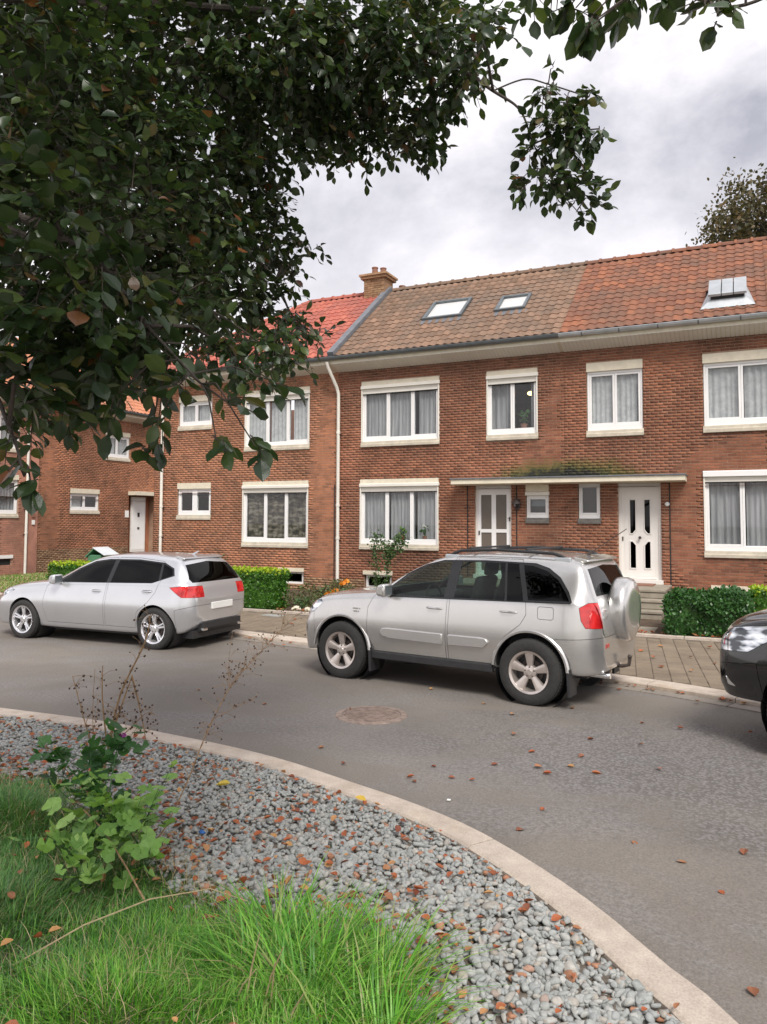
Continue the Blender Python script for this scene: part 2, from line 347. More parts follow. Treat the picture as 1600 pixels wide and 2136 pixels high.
m, nt, b = newmat('bulb_glow'); b.inputs['Emission Color'].default_value = (1, .62, .22, 1); b.inputs['Emission Strength'].default_value = 4
b.inputs['Base Color'].default_value = (.8, .5, .2, 1)

# ------------------------------------------------------------------ mesh helpers
class MB:
    def __init__(s): s.v = []; s.f = []
    def add(s, vs, fs):
        o = len(s.v); s.v += [tuple(v) for v in vs]; s.f += [tuple(i+o for i in f) for f in fs]; return s
    def quad(s, a, b, c, d): return s.add([a, b, c, d], [(0, 1, 2, 3)])
    def box(s, x0, x1, y0, y1, z0, z1):
        v = [(x, y, z) for z in (z0, z1) for y in (y0, y1) for x in (x0, x1)]
        return s.add(v, [(0, 2, 3, 1), (4, 5, 7, 6), (0, 1, 5, 4), (2, 6, 7, 3), (0, 4, 6, 2), (1, 3, 7, 5)])
    def prism(s, prof, a0, a1, axis='x'):
        """closed profile extruded; prof points are the two other coordinates"""
        n = len(prof); P = {'x': lambda p, t: (t, p[0], p[1]), 'y': lambda p, t: (p[0], t, p[1]), 'z': lambda p, t: (p[0], p[1], t)}[axis]
        v = [P(p, a0) for p in prof] + [P(p, a1) for p in prof]
        return s.add(v, [tuple(range(n)), tuple(range(2*n-1, n-1, -1))] + [(i, i+n, (i+1) % n+n, (i+1) % n) for i in range(n)])
    def tube(s, pts, r, n=8, cap=True):
        pts = [Vector(p) for p in pts]; rr = r if isinstance(r, (list, tuple)) else [r]*len(pts)
        o = len(s.v); a = None
        for i, p in enumerate(pts):
            d = (pts[min(i+1, len(pts)-1)] - pts[max(i-1, 0)])
            d = d.normalized() if d.length > 1e-9 else Vector((0, 0, 1))
            if a is None or abs(a.dot(d)) > .98: a = d.orthogonal().normalized()
            u = (a - d*a.dot(d)).normalized(); a = u; w = d.cross(u)
            for k in range(n):
                t = 2*pi*k/n; s.v.append(tuple(p + (u*cos(t)+w*sin(t))*rr[i]))
        for i in range(len(pts)-1):
            for k in range(n):
                s.f.append((o+i*n+k, o+i*n+(k+1) % n, o+(i+1)*n+(k+1) % n, o+(i+1)*n+k))
        if cap:
            s.f.append(tuple(o+k for k in reversed(range(n)))); s.f.append(tuple(o+(len(pts)-1)*n+k for k in range(n)))
        return s
    def lathe(s, prof, n=24, axis='z', c=(0, 0, 0), a0=0, a1=2*pi):
        """prof: (radius, height)"""
        full = abs(a1-a0-2*pi) < 1e-6; m = n if full else n+1; o = len(s.v)
        for (r, h) in prof:
            for k in range(m):
                t = a0+(a1-a0)*k/n; x, y = r*cos(t), r*sin(t)
                q = {'z': (x, y, h), 'y': (x, h, y), 'x': (h, x, y)}[axis]
                s.v.append((q[0]+c[0], q[1]+c[1], q[2]+c[2]))
        for i in range(len(prof)-1):
            for k in range(n):
                k2 = (k+1) % m if full else k+1
                s.f.append((o+i*m+k, o+i*m+k2, o+(i+1)*m+k2, o+(i+1)*m+k))
        return s
    def ell(s, c, r, n=8, m=6, jit=0):
        o = len(s.v)
        for i in range(m+1):
            ph = pi*i/m
            for k in range(n):
                t = 2*pi*k/n; j = 1+random.uniform(-jit, jit)
                s.v.append((c[0]+r[0]*sin(ph)*cos(t)*j, c[1]+r[1]*sin(ph)*sin(t)*j, c[2]+r[2]*cos(ph)*j))
        for i in range(m):
            for k in range(n): s.f.append((o+i*n+k, o+(i+1)*n+k, o+(i+1)*n+(k+1) % n, o+i*n+(k+1) % n))
        return s
    def mesh(s, name, mat=None, smooth=False):
        me = bpy.data.meshes.new(name); me.from_pydata(s.v, [], s.f); me.validate(verbose=False)
        if mat: me.materials.append(MATS[mat])
        if smooth:
            me.polygons.foreach_set('use_smooth', [True]*len(me.polygons))
            if smooth != 'all': me.set_sharp_from_angle(angle=radians(38))
        me.update(); return me
    def build(s, name, mat, parent=None, smooth=False, off=None, bevel=0, label=None, kind=None):
        if off is not None: s.v = [(a-off[0], b-off[1], c-off[2]) for a, b, c in s.v]
        o = bpy.data.objects.new(name, s.mesh(name, mat, smooth)); COL.objects.link(o)
        if parent is not None: o.parent = parent
        if bevel:
            b = o.modifiers.new('bevel', 'BEVEL'); b.width = bevel; b.segments = 2; b.limit_method = 'ANGLE'; b.angle_limit = radians(40)
        if label: o['label'] = label
        if kind: o['kind'] = kind
        return o
def root(name, loc, label, cat, group=None, rz=0):
    o = bpy.data.objects.new(name, None); COL.objects.link(o); o.location = loc; o.rotation_euler = (0, 0, rz); o.empty_display_size = .2
    return tag(o, label, cat, group)
def tag(o, label=None, cat=None, group=None, kind=None):
    if label: o['label'] = label
    if cat: o['category'] = cat
    if group: o['group'] = group
    if kind: o['kind'] = kind
    return o
def inst(name, me, parent, loc, rot=(0, 0, 0), sc=(1, 1, 1)):
    o = bpy.data.objects.new(name, me); COL.objects.link(o); o.parent = parent
    o.location = loc; o.rotation_euler = rot; o.scale = sc; return o
def np_obj(name, V, Fc, mat, parent=None, smooth=False, kind=None, mats=None, midx=None):
    """V (n,3), Fc (m,k) all faces with k corners"""
    me = bpy.data.meshes.new(name); V = np.asarray(V, np.float32); Fc = np.asarray(Fc, np.int32)
    me.vertices.add(len(V)); me.vertices.foreach_set('co', V.ravel())
    k = Fc.shape[1]; me.loops.add(Fc.size); me.loops.foreach_set('vertex_index', Fc.ravel())
    me.polygons.add(len(Fc)); me.polygons.foreach_set('loop_start', np.arange(0, Fc.size, k, dtype=np.int32))
    me.polygons.foreach_set('loop_total', np.full(len(Fc), k, np.int32))
    for q in (mats or [mat]): me.materials.append(MATS[q])
    if midx is not None: me.polygons.foreach_set('material_index', np.asarray(midx, np.int32))
    if smooth: me.polygons.foreach_set('use_smooth', np.ones(len(Fc), bool))
    me.update(calc_edges=True); me.validate(verbose=False)
    o = bpy.data.objects.new(name, me); COL.objects.link(o)
    if parent is not None: o.parent = parent
    if kind: o['kind'] = kind
    return o
def scatter(tv, tf, P, Rm, S):
    """many copies of one little mesh: tv (k,3), tf (m,c), positions P (n,3), rotations Rm (n,3,3), scales S (n,) or (n,3)"""
    tv = np.asarray(tv, float); tf = np.asarray(tf); n = len(P)
    S = np.asarray(S, float); S = S[:, None] if S.ndim == 1 else S
    V = np.einsum('nij,nkj->nki', Rm, tv[None]*S[:, None, :]) + P[:, None, :]
    Fc = tf[None] + (np.arange(n)*len(tv))[:, None, None]
    return V.reshape(-1, 3), Fc.reshape(-1, tf.shape[1])
def rand_rot(n, tilt=None):
    """random rotations; tilt limits how far local z leans from up"""
    yaw = rng.uniform(0, 2*pi, n)
    if tilt is None: q = rng.normal(size=(n, 4)); q /= np.linalg.norm(q, axis=1)[:, None]
    else:
        az = rng.uniform(0, 2*pi, n); t = np.abs(rng.normal(0, tilt, n))
        ax = np.stack([np.cos(az), np.sin(az), 0*az], 1)
        q1 = np.concatenate([np.cos(t/2)[:, None], ax*np.sin(t/2)[:, None]], 1)
        q2 = np.stack([np.cos(yaw/2), 0*yaw, 0*yaw, np.sin(yaw/2)], 1)
        w1, x1, y1, z1 = q1.T; w2, x2, y2, z2 = q2.T
        q = np.stack([w1*w2-x1*x2-y1*y2-z1*z2, w1*x2+x1*w2+y1*z2-z1*y2, w1*y2-x1*z2+y1*w2+z1*x2, w1*z2+x1*y2-y1*x2+z1*w2], 1)
    return quat_mat(q)
def quat_mat(q):
    w, x, y, z = q.T
    return np.stack([np.stack([1-2*(y*y+z*z), 2*(x*y-z*w), 2*(x*z+y*w)], 1),
                     np.stack([2*(x*y+z*w), 1-2*(x*x+z*z), 2*(y*z-x*w)], 1),
                     np.stack([2*(x*z-y*w), 2*(y*z+x*w), 1-2*(x*x+y*y)], 1)], 1)
def frame_from(dirs, up=(0, 0, 1), roll=None):
    """rotation whose local x follows dirs"""
    d = dirs/np.linalg.norm(dirs, axis=1)[:, None]; u = np.tile(np.array(up, float), (len(d), 1))
    y = np.cross(u, d); ln = np.linalg.norm(y, axis=1); y[ln < 1e-5] = (0, 1, 0); y /= np.linalg.norm(y, axis=1)[:, None]
    z = np.cross(d, y)
    if roll is not None:
        c, s = np.cos(roll)[:, None], np.sin(roll)[:, None]; y, z = y*c+z*s, z*c-y*s
    return np.stack([d, y, z], 2)

# ------------------------------------------------------------------ ground, road, pavement
simple('far_ground', (.13, .14, .09), .95, var=.3, scale=.6, coord='World')
g = MB(); g.quad((-300, -300, -.03), (300, -300, -.03), (300, 300, -.03), (-300, 300, -.03)).build('ground', 'far_ground', kind='structure')
g = MB(); nx, ny = 60, 40
vs_ = [(-40+80*i/nx, -12+25*j/ny, .006*sin(i*.9)*cos(j*.7)) for j in range(ny+1) for i in range(nx+1)]
g.add(vs_, [(j*(nx+1)+i, j*(nx+1)+i+1, (j+1)*(nx+1)+i+1, (j+1)*(nx+1)+i) for j in range(ny) for i in range(nx)])
road = g.build('road', 'asphalt', kind='structure', smooth='all')

def spline(pts, n=12):
    P = [Vector(p) for p in pts]; out = []
    for i in range(len(P)-1):
        a, b, c, d = P[max(i-1, 0)], P[i], P[i+1], P[min(i+2, len(P)-1)]
        for k in range(n):
            t = k/n
            out.append(.5*((2*b)+(c-a)*t+(2*a-5*b+4*c-d)*t*t+(3*b-a-3*c+d)*t**3))
    out.append(P[-1]); return out
def resample(pts, step):
    out = [pts[0]]; acc = 0
    for a, b in zip(pts, pts[1:]):
        l = (b-a).length
        while acc+l >= step:
            t = (step-acc)/l; a = a+(b-a)*t; l = (b-a).length; out.append(a.copy()); acc = 0
        acc += l
    return out
def offs(pts, w):
    out = []
    for i, p in enumerate(pts):
        d = (pts[min(i+1, len(pts)-1)]-pts[max(i-1, 0)]).normalized(); out.append(Vector((p.x-d.y*w, p.y+d.x*w)))
    return out
FK = resample(spline([(-24, 10.9), (-17, 10.95), (-13.4, 10.95), (-10, 10.93), (-8.6, 10.78), (-7.3, 10.56), (-6.27, 10.38), (-4, 10.08), (-1.76, 9.68), (-.19, 9.18), (2, 8.2), (5, 6.3), (8, 3.8)]), .05)
def strip(pts, w0, w1, z0, z1, i0, i1, b=.012):
    """a kerb stone following the curve between two indexes; arris rounded by a chamfer"""
    A, B_, A2, B2 = offs(pts, w0), offs(pts, w1), offs(pts, w0+b), offs(pts, w1-b)
    m = MB(); st = list(range(i0, i1, 4))+[i1]
    for k in st:
        m.v += [(A[k].x, A[k].y, z0), (A[k].x, A[k].y, z1-b), (A2[k].x, A2[k].y, z1), (B2[k].x, B2[k].y, z1), (B_[k].x, B_[k].y, z1-b), (B_[k].x, B_[k].y, z0)]
    n = len(st)
    for e_, i_a, i_b in ((0, st[0], st[1]), (n-1, st[-1], st[-2])):
        d = (pts[i_b]-pts[i_a]).normalized()*.006
        for q in range(6): v = m.v[e_*6+q]; m.v[e_*6+q] = (v[0]+d.x, v[1]+d.y, v[2])
    for k in range(n-1):
        for q in range(5): m.f.append((k*6+q, (k+1)*6+q, (k+1)*6+q+1, k*6+q+1))
    m.f.append(tuple(range(5, -1, -1))); m.f.append(tuple((n-1)*6+q for q in range(6)))
    return m
kerb = tag(MB().box(-.01, .01, -.01, .01, -.02, -.012).build('kerb', 'kerb_concrete'), kind='structure'); kerb.name = 'kerb'
for i in range(0, len(FK)-21, 20): strip(FK, 0, .32, -.02, .06, i, i+20).build('kerb_stone', 'kerb_concrete', kerb).scale = (1, 1, 1)
gut = tag(MB().box(-.01, .01, -.01, .01, -.02, -.013).build('gutter', 'gutter_stone'), kind='structure')
for i in range(0, len(FK)-21, 20): strip(FK, -.21, -.008, -.02, .012, i, i+20, .004).build('gutter_stone', 'gutter_stone', gut)
def ykerb(x, w=.32):
    q = KB
    return float(np.interp(x, q[:, 0], q[:, 1]))
KB = np.array([(p.x, p.y) for p in offs(FK, .33)])
# pavement base and pavers
m = MB(); xs = np.linspace(-20, 5, 60)
for x in xs: m.v += [(x, ykerb(x), .048), (x, 13.42, .048)]
for i in range(len(xs)-1): m.f.append((2*i, 2*i+2, 2*i+3, 2*i+1))
simple('paver_joint', (.13, .105, .08), .95, var=.2, coord='World')
pav = m.build('pavement', 'paver_joint', kind='structure')
th_ = radians(8); PW = .20; cells = []
for i in range(-125, 70):
    for j in range(35, 80):
        u, v = i*PW, j*PW+(i % 2)*PW*.5
        x, y = u*cos(th_)-v*sin(th_), u*sin(th_)+v*cos(th_)
        if x < -19.5 or x > 4.5 or y+.14 > 13.40: continue
        if y-.15 < ykerb(x)-.03: continue
        cells.append((x, y))
cells = np.array(cells)
vis = np.array([min(hypot(x+6.8, (y-11.5)*.8), hypot(x+.9, (y-11.2)*.8)) for x, y in cells]); order = np.argsort(vis)
hw = PW/2-.005; pm = MB()
pm.v = [(-hw, -hw, -.03), (hw, -hw, -.03), (hw, hw, -.03), (-hw, hw, -.03), (-hw, -hw, -.004), (hw, -hw, -.004), (hw, hw, -.004), (-hw, hw, -.004),
        (-hw+.006, -hw+.006, 0), (hw-.006, -hw+.006, 0), (hw-.006, hw-.006, 0), (-hw+.006, hw-.006, 0)]
pm.f = [(0, 1, 5, 4), (1, 2, 6, 5), (2, 3, 7, 6), (3, 0, 4, 7), (4, 5, 9, 8), (5, 6, 10, 9), (6, 7, 11, 10), (7, 4, 8, 11), (8, 9, 10, 11)]
pme = pm.mesh('paver', 'paver')
for k in order[:300]:
    inst('paver', pme, pav, (cells[k][0], cells[k][1], .057+random.uniform(-.003, .003)), (random.uniform(-.008, .008), random.uniform(-.008, .008), th_))
rest = cells[order[300:]]; P = np.concatenate([rest, .057+rng.uniform(-.003, .003, (len(rest), 1))], 1)
q = np.tile(np.array([cos(th_/2), 0, 0, sin(th_/2)]), (len(P), 1))
V, Fc = scatter(pm.v, pm.f, P, quat_mat(q), np.ones(len(P)))
np_obj('paver', V, Fc, 'paver', pav, kind='stuff')
# front gardens
m = MB(); m.quad((-20, 13.52, .07), (5, 13.52, .07), (5, 17.75, .11), (-20, 17.75, .11)); m.quad((-40, 9.5, .03), (-19.99, 9.5, .03), (-19.99, 30, .1), (-40, 30, .1)); m.quad((-19.99, 13.52, .07), (-15.95, 13.52, .07), (-15.95, 30, .11), (-19.99, 30, .11))
gard = m.build('garden_soil', 'soil', kind='structure')
edge = tag(MB().box(-.01, .01, 13.45, 13.46, .02, .03).build('garden_edging', 'kerb_concrete'), kind='structure')
x = -19.0
while x < 4.5:
    if not (-2.72 < x+.5 < -1.5 or -6.2 < x+.5 < -4.9): MB().box(x+.004, x+.996, 13.42, 13.52, .0, .095).build('edging_stone', 'kerb_concrete', edge, bevel=.008)
    x += 1.0
# paths in front of the doors
for (x0, x1) in ((-2.72, -1.50), (-6.2, -4.9)):
    pth = tag(MB().box(x0, x1, 13.43, 15.7, .0, .062).build('garden_path', 'paver_joint'), kind='structure')
    nx_ = int((x1-x0)/.3); w_ = (x1-x0)/nx_
    for i in range(nx_):
        for j in range(7):
            MB().box(x0+i*w_+.005, x0+(i+1)*w_-.005, 13.45+j*.3+.005, 13.45+(j+1)*.3-.005, .04, .078+random.uniform(0, .003)).build('path_slab', 'step_stone', pth)

# ------------------------------------------------------------------ houses
COURSE, BL, BH = .0640, .169, .048
def cells_without(u0, u1, z0, z1, holes):
    us = sorted({u0, u1} | {min(max(h[0], u0), u1) for h in holes} | {min(max(h[1], u0), u1) for h in holes})
    zs = sorted({z0, z1} | {min(max(h[2], z0), z1) for h in holes} | {min(max(h[3], z0), z1) for h in holes})
    for a, b in zip(us, us[1:]):
        for c, d in zip(zs, zs[1:]):
            mu, mz = (a+b)/2, (c+d)/2
            if not any(h[0] < mu < h[1] and h[2] < mz < h[3] for h in holes): yield a, b, c, d
def brick_wall(ho, off, u0, u1, z0, z1, holes, mat, world_of, nparts=300, base=.45, basemat='brick_base', seed=1):
    r = random.Random(seed); w = MB(); ou, od, oz = off
    for a, b, c, d in cells_without(u0, u1, z0, z1, holes): w.quad((a, 0, c), (b, 0, c), (b, 0, d), (a, 0, d))
    D = .22
    for h in holes:
        a, b, c, d = h[:4]
        w.quad((a, 0, c), (a, 0, d), (a, D, d), (a, D, c)); w.quad((b, 0, c), (b, D, c), (b, D, d), (b, 0, d))
        w.quad((a, 0, d), (b, 0, d), (b, D, d), (a, D, d)); w.quad((a, 0, c), (a, D, c), (b, D, c), (b, 0, c))
    wall = w.build('wall', 'mortar', ho, off=off)
    recs = []; row = 0; z = z0+.006
    while z+BH < z1:
        blocked = sorted([(h[0], h[1]) for h in holes if h[2] < z+BH*.6 and h[3] > z+BH*.4])
        free = []; c = u0
        for a, b in blocked:
            if a > c: free.append((c, a))
            c = max(c, b)
        if c < u1: free.append((c, u1))
        u = u0-(row % 2)*(BL+.011)/2-r.uniform(0, .02)
        while u < u1:
            for a, b in free:
                p, q = max(u, a), min(u+BL, b)
                if q-p > .025: recs.append((p, q, z))
            u += BL+.011
        z += COURSE; row += 1
    R = np.array(recs); full = (R[:, 1]-R[:, 0]) > BL-1e-4
    cu = np.array([world_of((a+b)/2, 0, zz) for a, b, zz in recs]); dist = np.linalg.norm(cu-np.array([0, 0, EYE]), axis=1)
    # ahead of the camera only
    fw = (cu-np.array([0, 0, EYE])) @ np.array(FW); rt = (cu-np.array([0, 0, EYE])) @ np.array(RT); seen = np.abs(rt/fw) < .5
    upv = (cu-np.array([0, 0, EYE])) @ np.array(UP2); seen &= (upv/fw < .4)
    order = np.argsort(dist+(~full)*1000+(~seen)*500+(R[:, 2] < base)*300)[:nparts]
    unit = {}
    for nm in (mat, basemat):
        k = MB(); k.v = [(0, 0, 0), (1, 0, 0), (1, 0, 1), (0, 0, 1), (0, .016, 0), (1, .016, 0), (1, .016, 1), (0, .016, 1)]
        k.v = [(a*BL, b_, c*BH) for a, b_, c in k.v]
        k.f = [(0, 1, 2, 3), (0, 4, 5, 1), (1, 5, 6, 2), (2, 6, 7, 3), (3, 7, 4, 0)]; unit[nm] = k.mesh('brick', nm)
    part = np.zeros(len(R), bool); part[order] = True
    prd = rng.uniform(.006, .010, len(R)); 
    for k in np.where(part)[0]:
        a, b, zz = recs[k]
        inst('brick', unit[basemat if zz < base else mat], wall, (a-ou, -prd[k]-od, zz-oz), (0, 0, r.uniform(-.006, .006)))
    for nm, sel in ((mat, ~part & (R[:, 2] >= base)), (basemat, ~part & (R[:, 2] < base))):
        Q = R[sel]; pr = -prd[sel]
        if not len(Q): continue
        a, b, c = Q[:, 0]-ou, Q[:, 1]-ou, Q[:, 2]-oz; d = c+BH; y0 = pr-od; y1 = np.full(len(Q), .002-od)
        V = np.stack([np.stack(t, 1) for t in ((a, y0, c), (b, y0, c), (b, y0, d), (a, y0, d), (a, y1, c), (b, y1, c), (b, y1, d), (a, y1, d))], 1).reshape(-1, 3)
        f = np.array([(0, 1, 2, 3), (0, 4, 5, 1), (1, 5, 6, 2), (2, 6, 7, 3), (3, 7, 4, 0)])
        Fc = (f[None]+(np.arange(len(Q))*8)[:, None, None]).reshape(-1, 4)
        np_obj('brick', V, Fc, nm, wall, kind='stuff')
    return wall

def wavy(u0, u1, z0, z1, d, amp=.03, wl=.11, mat='curtain', seed=0):
    r = random.Random(seed); n = max(8, int((u1-u0)/.018)); m = MB(); ph = r.uniform(0, 6)
    for i in range(n+1):
        u = u0+(u1-u0)*i/n; w = amp*sin(2*pi*u/wl+ph+.9*sin(u*9+ph))+.3*amp*sin(u*61)
        m.v += [(u, d+w, z0), (u, d+w*.55, z1)]
    m.f = [(2*i, 2*i+2, 2*i+3, 2*i+1) for i in range(n)]
    return m
def window(ho, off, u0, u1, z0, z1, n=3, style='A', curtain='curtain', fr=None, parts=None, cseed=0, low=.0):
    """u0..u1, z0..z1 is the whole thing from the sill underside to the lintel top"""
    lint, box, slat, sill, bot = {'A': (.105, .085, .125, .14, .09), 'B': (.20, 0, 0, .15, .12), 'C': (0, .125, .11, .14, .10), 'S': (.17, .0, .0, .14, .08), 'T': (.16, .09, .0, .13, .09), 'P': (0, 0, 0, .12, .1)}[style]
    zt = z1-lint-box; W = u1-u0
    gz0 = z0+sill; D0 = .035
    f = MB(); t = .058                                     # outer ring
    f.box(u0+.012, u0+t, D0, D0+.07, gz0, zt); f.box(u1-t, u1-.012, D0, D0+.07, gz0, zt)
    f.box(u0+t, u1-t, D0+.002, D0+.07, gz0, gz0+bot); f.box(u0+t, u1-t, D0+.002, D0+.07, zt-.055, zt)
    w = f.build('window', 'white_frame', ho, off=off, bevel=.004)
    o2 = off
    def sub(mb, name, mat, **k): return mb.build(name, mat, w, off=off, **k)
    # sashes
    a, b = u0+t, u1-t; sw = (b-a)/n; s_ = .045 if n > 1 else .03
    zb, zc = gz0+bot+.002, zt-.057
    for i in range(n):
        p, q = a+i*sw+.002, a+(i+1)*sw-.002
        drop = .03 if (n == 3 and i == 1) else 0
        sm = MB(); sm.box(p, p+s_, D0+.012, D0+.06, zb-drop, zc); sm.box(q-s_, q, D0+.012, D0+.06, zb-drop, zc)
        sm.box(p+s_, q-s_, D0+.013, D0+.06, zb-drop, zb-drop+s_); sm.box(p+s_, q-s_, D0+.013, D0+.06, zc-s_, zc)
        sub(sm, 'sash', 'white_frame', bevel=.004)
        sub(MB().box(p+s_-.004, q-s_+.004, D0+.032, D0+.038, zb-drop+s_-.004, zc-s_+.004), 'pane', 'window_glass')
    # sill in two tiers, lintel, shutter box, slats, guide rails
    sm = MB().prism([(-.045, z0), (.06, z0), (.06, gz0-.002), (-.02, gz0-.002), (-.03, z0+sill*.55), (-.045, z0+sill*.5)], u0-.01, u1+.01, 'x')
    sub(sm, 'sill', 'dark_sill' if parts == 'dark_sill' else 'stone_sill', bevel=.006)
    if lint: sub(MB().box(u0, u1, -.02, .06, z1-lint, z1), 'lintel', 'cream_lintel', bevel=.004)
    if box: sub(MB().prism([(-.055, z1-lint-box), (.05, z1-lint-box), (.05, z1-lint-.002), (-.04, z1-lint-.002), (-.055, z1-lint-.02)], u0-.005, u1+.02, 'x'), 'shutter_box', 'cream_shutter' if style != 'C' else 'white_frame', bevel=.003)
    if slat:
        sub(MB().box(u0+.03, u1-.03, .008, .022, zt-slat, zt+.01), 'roller_slats', 'cream_shutter')
        sub(MB().box(u0+.03, u1-.03, .006, .026, zt-slat-.022, zt-slat), 'slat_gap_strip', 'black_gap')  # black strip standing in for the dark gap under the slats
        sub(MB().box(u0, u0+.03, -.025, .034, gz0, zt).box(u1-.03, u1, -.025, .034, gz0, zt), 'guide_rail', 'cream_shutter')
    if curtain:
        rr_ = random.Random(cseed*7+1); gaps = [] if curtain == 'curtain_check' else [(u0+(u1-u0)*q, rr_.uniform(.03, .09)) for q in ((.36, .7) if n == 3 else (.5,)) if rr_.random() < .75]
        ends_ = [u0+.05]+[q for g_ in gaps for q in (g_[0]-g_[1]/2, g_[0]+g_[1]/2)]+[u1-.05]
        for q in range(0, len(ends_), 2): sub(wavy(ends_[q], ends_[q+1], gz0+.05, zt-.03, .15, .026, rr_.uniform(.09, .13) if curtain != 'curtain_check' else .16, curtain, cseed+q), 'curtain', curtain, smooth='all')
    return w

def tile_mesh(mat, w=.20, e=.285):
    m = MB(); n = 7; L_ = e+.05
    for (y, zz) in ((L_, .0), (0, .019), (0, -.004)):
        for i in range(n):
            t = i/(n-1); z = .014*sin(2*pi*(t*.95+.02))+.006*cos(2*pi*t)
            m.v.append(((t-.5)*(w+.012), y, z+zz))
    for r_ in range(2):
        for i in range(n-1): m.f.append((r_*n+i, (r_+1)*n+i, (r_+1)*n+i+1, r_*n+i+1))
    return m
def roof_plane(ho, off, u0, u1, inside, mat, world_of, y0=-.45, z0=6.17, slope=None, Ls=4.45, nparts=300, holes=(), seed=3):
    """pantiles on the front slope, local frame: u along the wall, d inwards"""
    r = random.Random(seed); sl_ = slope; c, s = cos(sl_), sin(sl_); w, e = .20, .285
    base = MB(); base.quad((u0, y0, z0), (u1, y0, z0), (u1, y0+Ls*c, z0+Ls*s), (u0, y0+Ls*c, z0+Ls*s)) if inside is None else base.add([(u0, y0, z0), (u1, y0, z0), (u1, y0+Ls*c, z0+Ls*s), (u0+inside, y0+Ls*c, z0+Ls*s)], [(0, 1, 2, 3)])
    roof = base.build('roof', 'black_gap', ho, off=off)
    tm = tile_mesh(mat); recs = []
    for j in range(int(Ls/e)+1):
        t0 = j*e; 
        if t0+.2 > Ls: break
        lim = u0+(inside*(t0+.1)/Ls if inside else 0)
        for i in range(int((u1-u0)/w)+1):
            u = u0+.02+(i+.5)*w
            if u+w*.4 > u1+.12 or u-w*.3 < lim: continue
            if any(h[0] < u < h[1] and h[2]-.02 < t0+.12 < h[3] for h in holes): continue
            recs.append((u, t0))
    pos = np.array([(u, y0+t*c-.035*s*1, z0+t*s+.035*c) for u, t in recs])
    cu = np.array([world_of(*p) for p in pos]); rel = cu-np.array([0, 0, EYE]); fw = rel @ np.array(FW); seen = np.abs((rel @ np.array(RT))/fw) < .5
    order = np.argsort(np.linalg.norm(rel, axis=1)+(~seen)*500)[:nparts]; part = np.zeros(len(recs), bool); part[order] = True
    me = tm.mesh('roof_tile', mat, smooth=True)
    for k in np.where(part)[0]:
        p = pos[k]; inst('roof_tile', me, roof, (p[0]-off[0]+r.uniform(-.004, .004), p[1]-off[1], p[2]-off[2]), (sl_+r.uniform(-.012, .012), r.uniform(-.02, .02), r.uniform(-.012, .012)))
    Q = pos[~part]
    if len(Q):
        q = np.tile(np.array([cos(sl_/2), sin(sl_/2), 0, 0]), (len(Q), 1))
        V, Fc = scatter(tm.v, tm.f, Q-np.array(off), quat_mat(q), np.ones(len(Q)))
        np_obj('roof_tile', V, Fc, mat, roof, kind='stuff', smooth=True)
    return roof
def ridge(roof, off, u0, u1, y, z, mat, step=.36):
    n = int((u1-u0)/step); st = (u1-u0)/n; me = None
    for i in range(n):
        if me is None:
            k = MB(); k.lathe([(.0, 0), (.115, 0), (.11, st*.86), (.135, st*.86), (.135, st*1.02), (.0, st*1.02)], 10, 'x', (0, 0, 0), 0, pi); me = k.mesh('ridge_tile', mat, smooth=True)
        inst('ridge_tile', me, roof, (u0+i*st-off[0], y-off[1], z-off[2]-.02))
def eaves(ho, off, u0, u1, gmat, board='cream_lintel'):
    """sloping soffit of narrow boards between wall head and gutter, then a half round gutter"""
    m = MB(); m.prism([(-.002, 5.86), (.03, 5.86), (.03, 6.2), (-.42, 6.17), (-.42, 6.0)], u0, u1, 'x'); e_ = m.build('soffit', board, ho, off=off)
    k = MB(); u = u0+.01
    while u+.09 < u1:
        k.add([(u, -.008, 5.853), (u+.075, -.008, 5.853), (u+.075, -.426, 5.993), (u, -.426, 5.993), (u, 0, 5.87), (u+.075, 0, 5.87), (u+.075, -.42, 6.01), (u, -.42, 6.01)], [(0, 3, 2, 1), (0, 4, 7, 3), (1, 2, 6, 5), (3, 7, 6, 2), (0, 1, 5, 4)]); u += .09
    k.build('soffit_boards', 'cream_shutter', e_, off=off)
    gt = MB(); R_ = .075; yy, zz = -.50, 6.155
    gt.lathe([(R_, u0), (R_, u1)], 12, 'x', (0, yy, zz), pi, 2*pi); gt.lathe([(R_-.008, u1), (R_-.008, u0)], 12, 'x', (0, yy, zz), pi, 2*pi)
    gt.tube([(u0, yy-R_, zz), (u1, yy-R_, zz)], .011, 6)
    gg = gt.build('gutter', gmat, ho, off=off, smooth=True)
    u = u0+.5
    while u < u1:
        MB().lathe([(R_+.004, u), (R_+.004, u+.03)], 12, 'x', (0, yy, zz), pi, 2*pi).build('gutter_bracket', 'lead', gg, off=off); u += .8
    return gg
def downpipe(ho, off, u, mat='pipe_white', top=6.05, z0=.35, joints=(4.25, 2.35, 1.5), swan=True):
    m = MB()
    pts = ([(u-.13, -.50, top), (u-.12, -.45, top-.12), (u-.02, -.14, top-.62), (u, -.085, top-.78)] if swan else [(u, -.09, top)]) + [(u, -.085, z0)]
    m.tube(pts, .045, 12)
    p = m.build('downpipe', mat, ho, off=off, smooth=True)
    for z in joints: MB().tube([(u, -.085, z-.035), (u, -.085, z+.035)], .053, 12).build('pipe_joint', mat, p, off=off, smooth=True); MB().box(u-.06, u+.06, -.1, -.0, z-.06, z-.045).build('pipe_clip', 'iron', p, off=off)
    return p
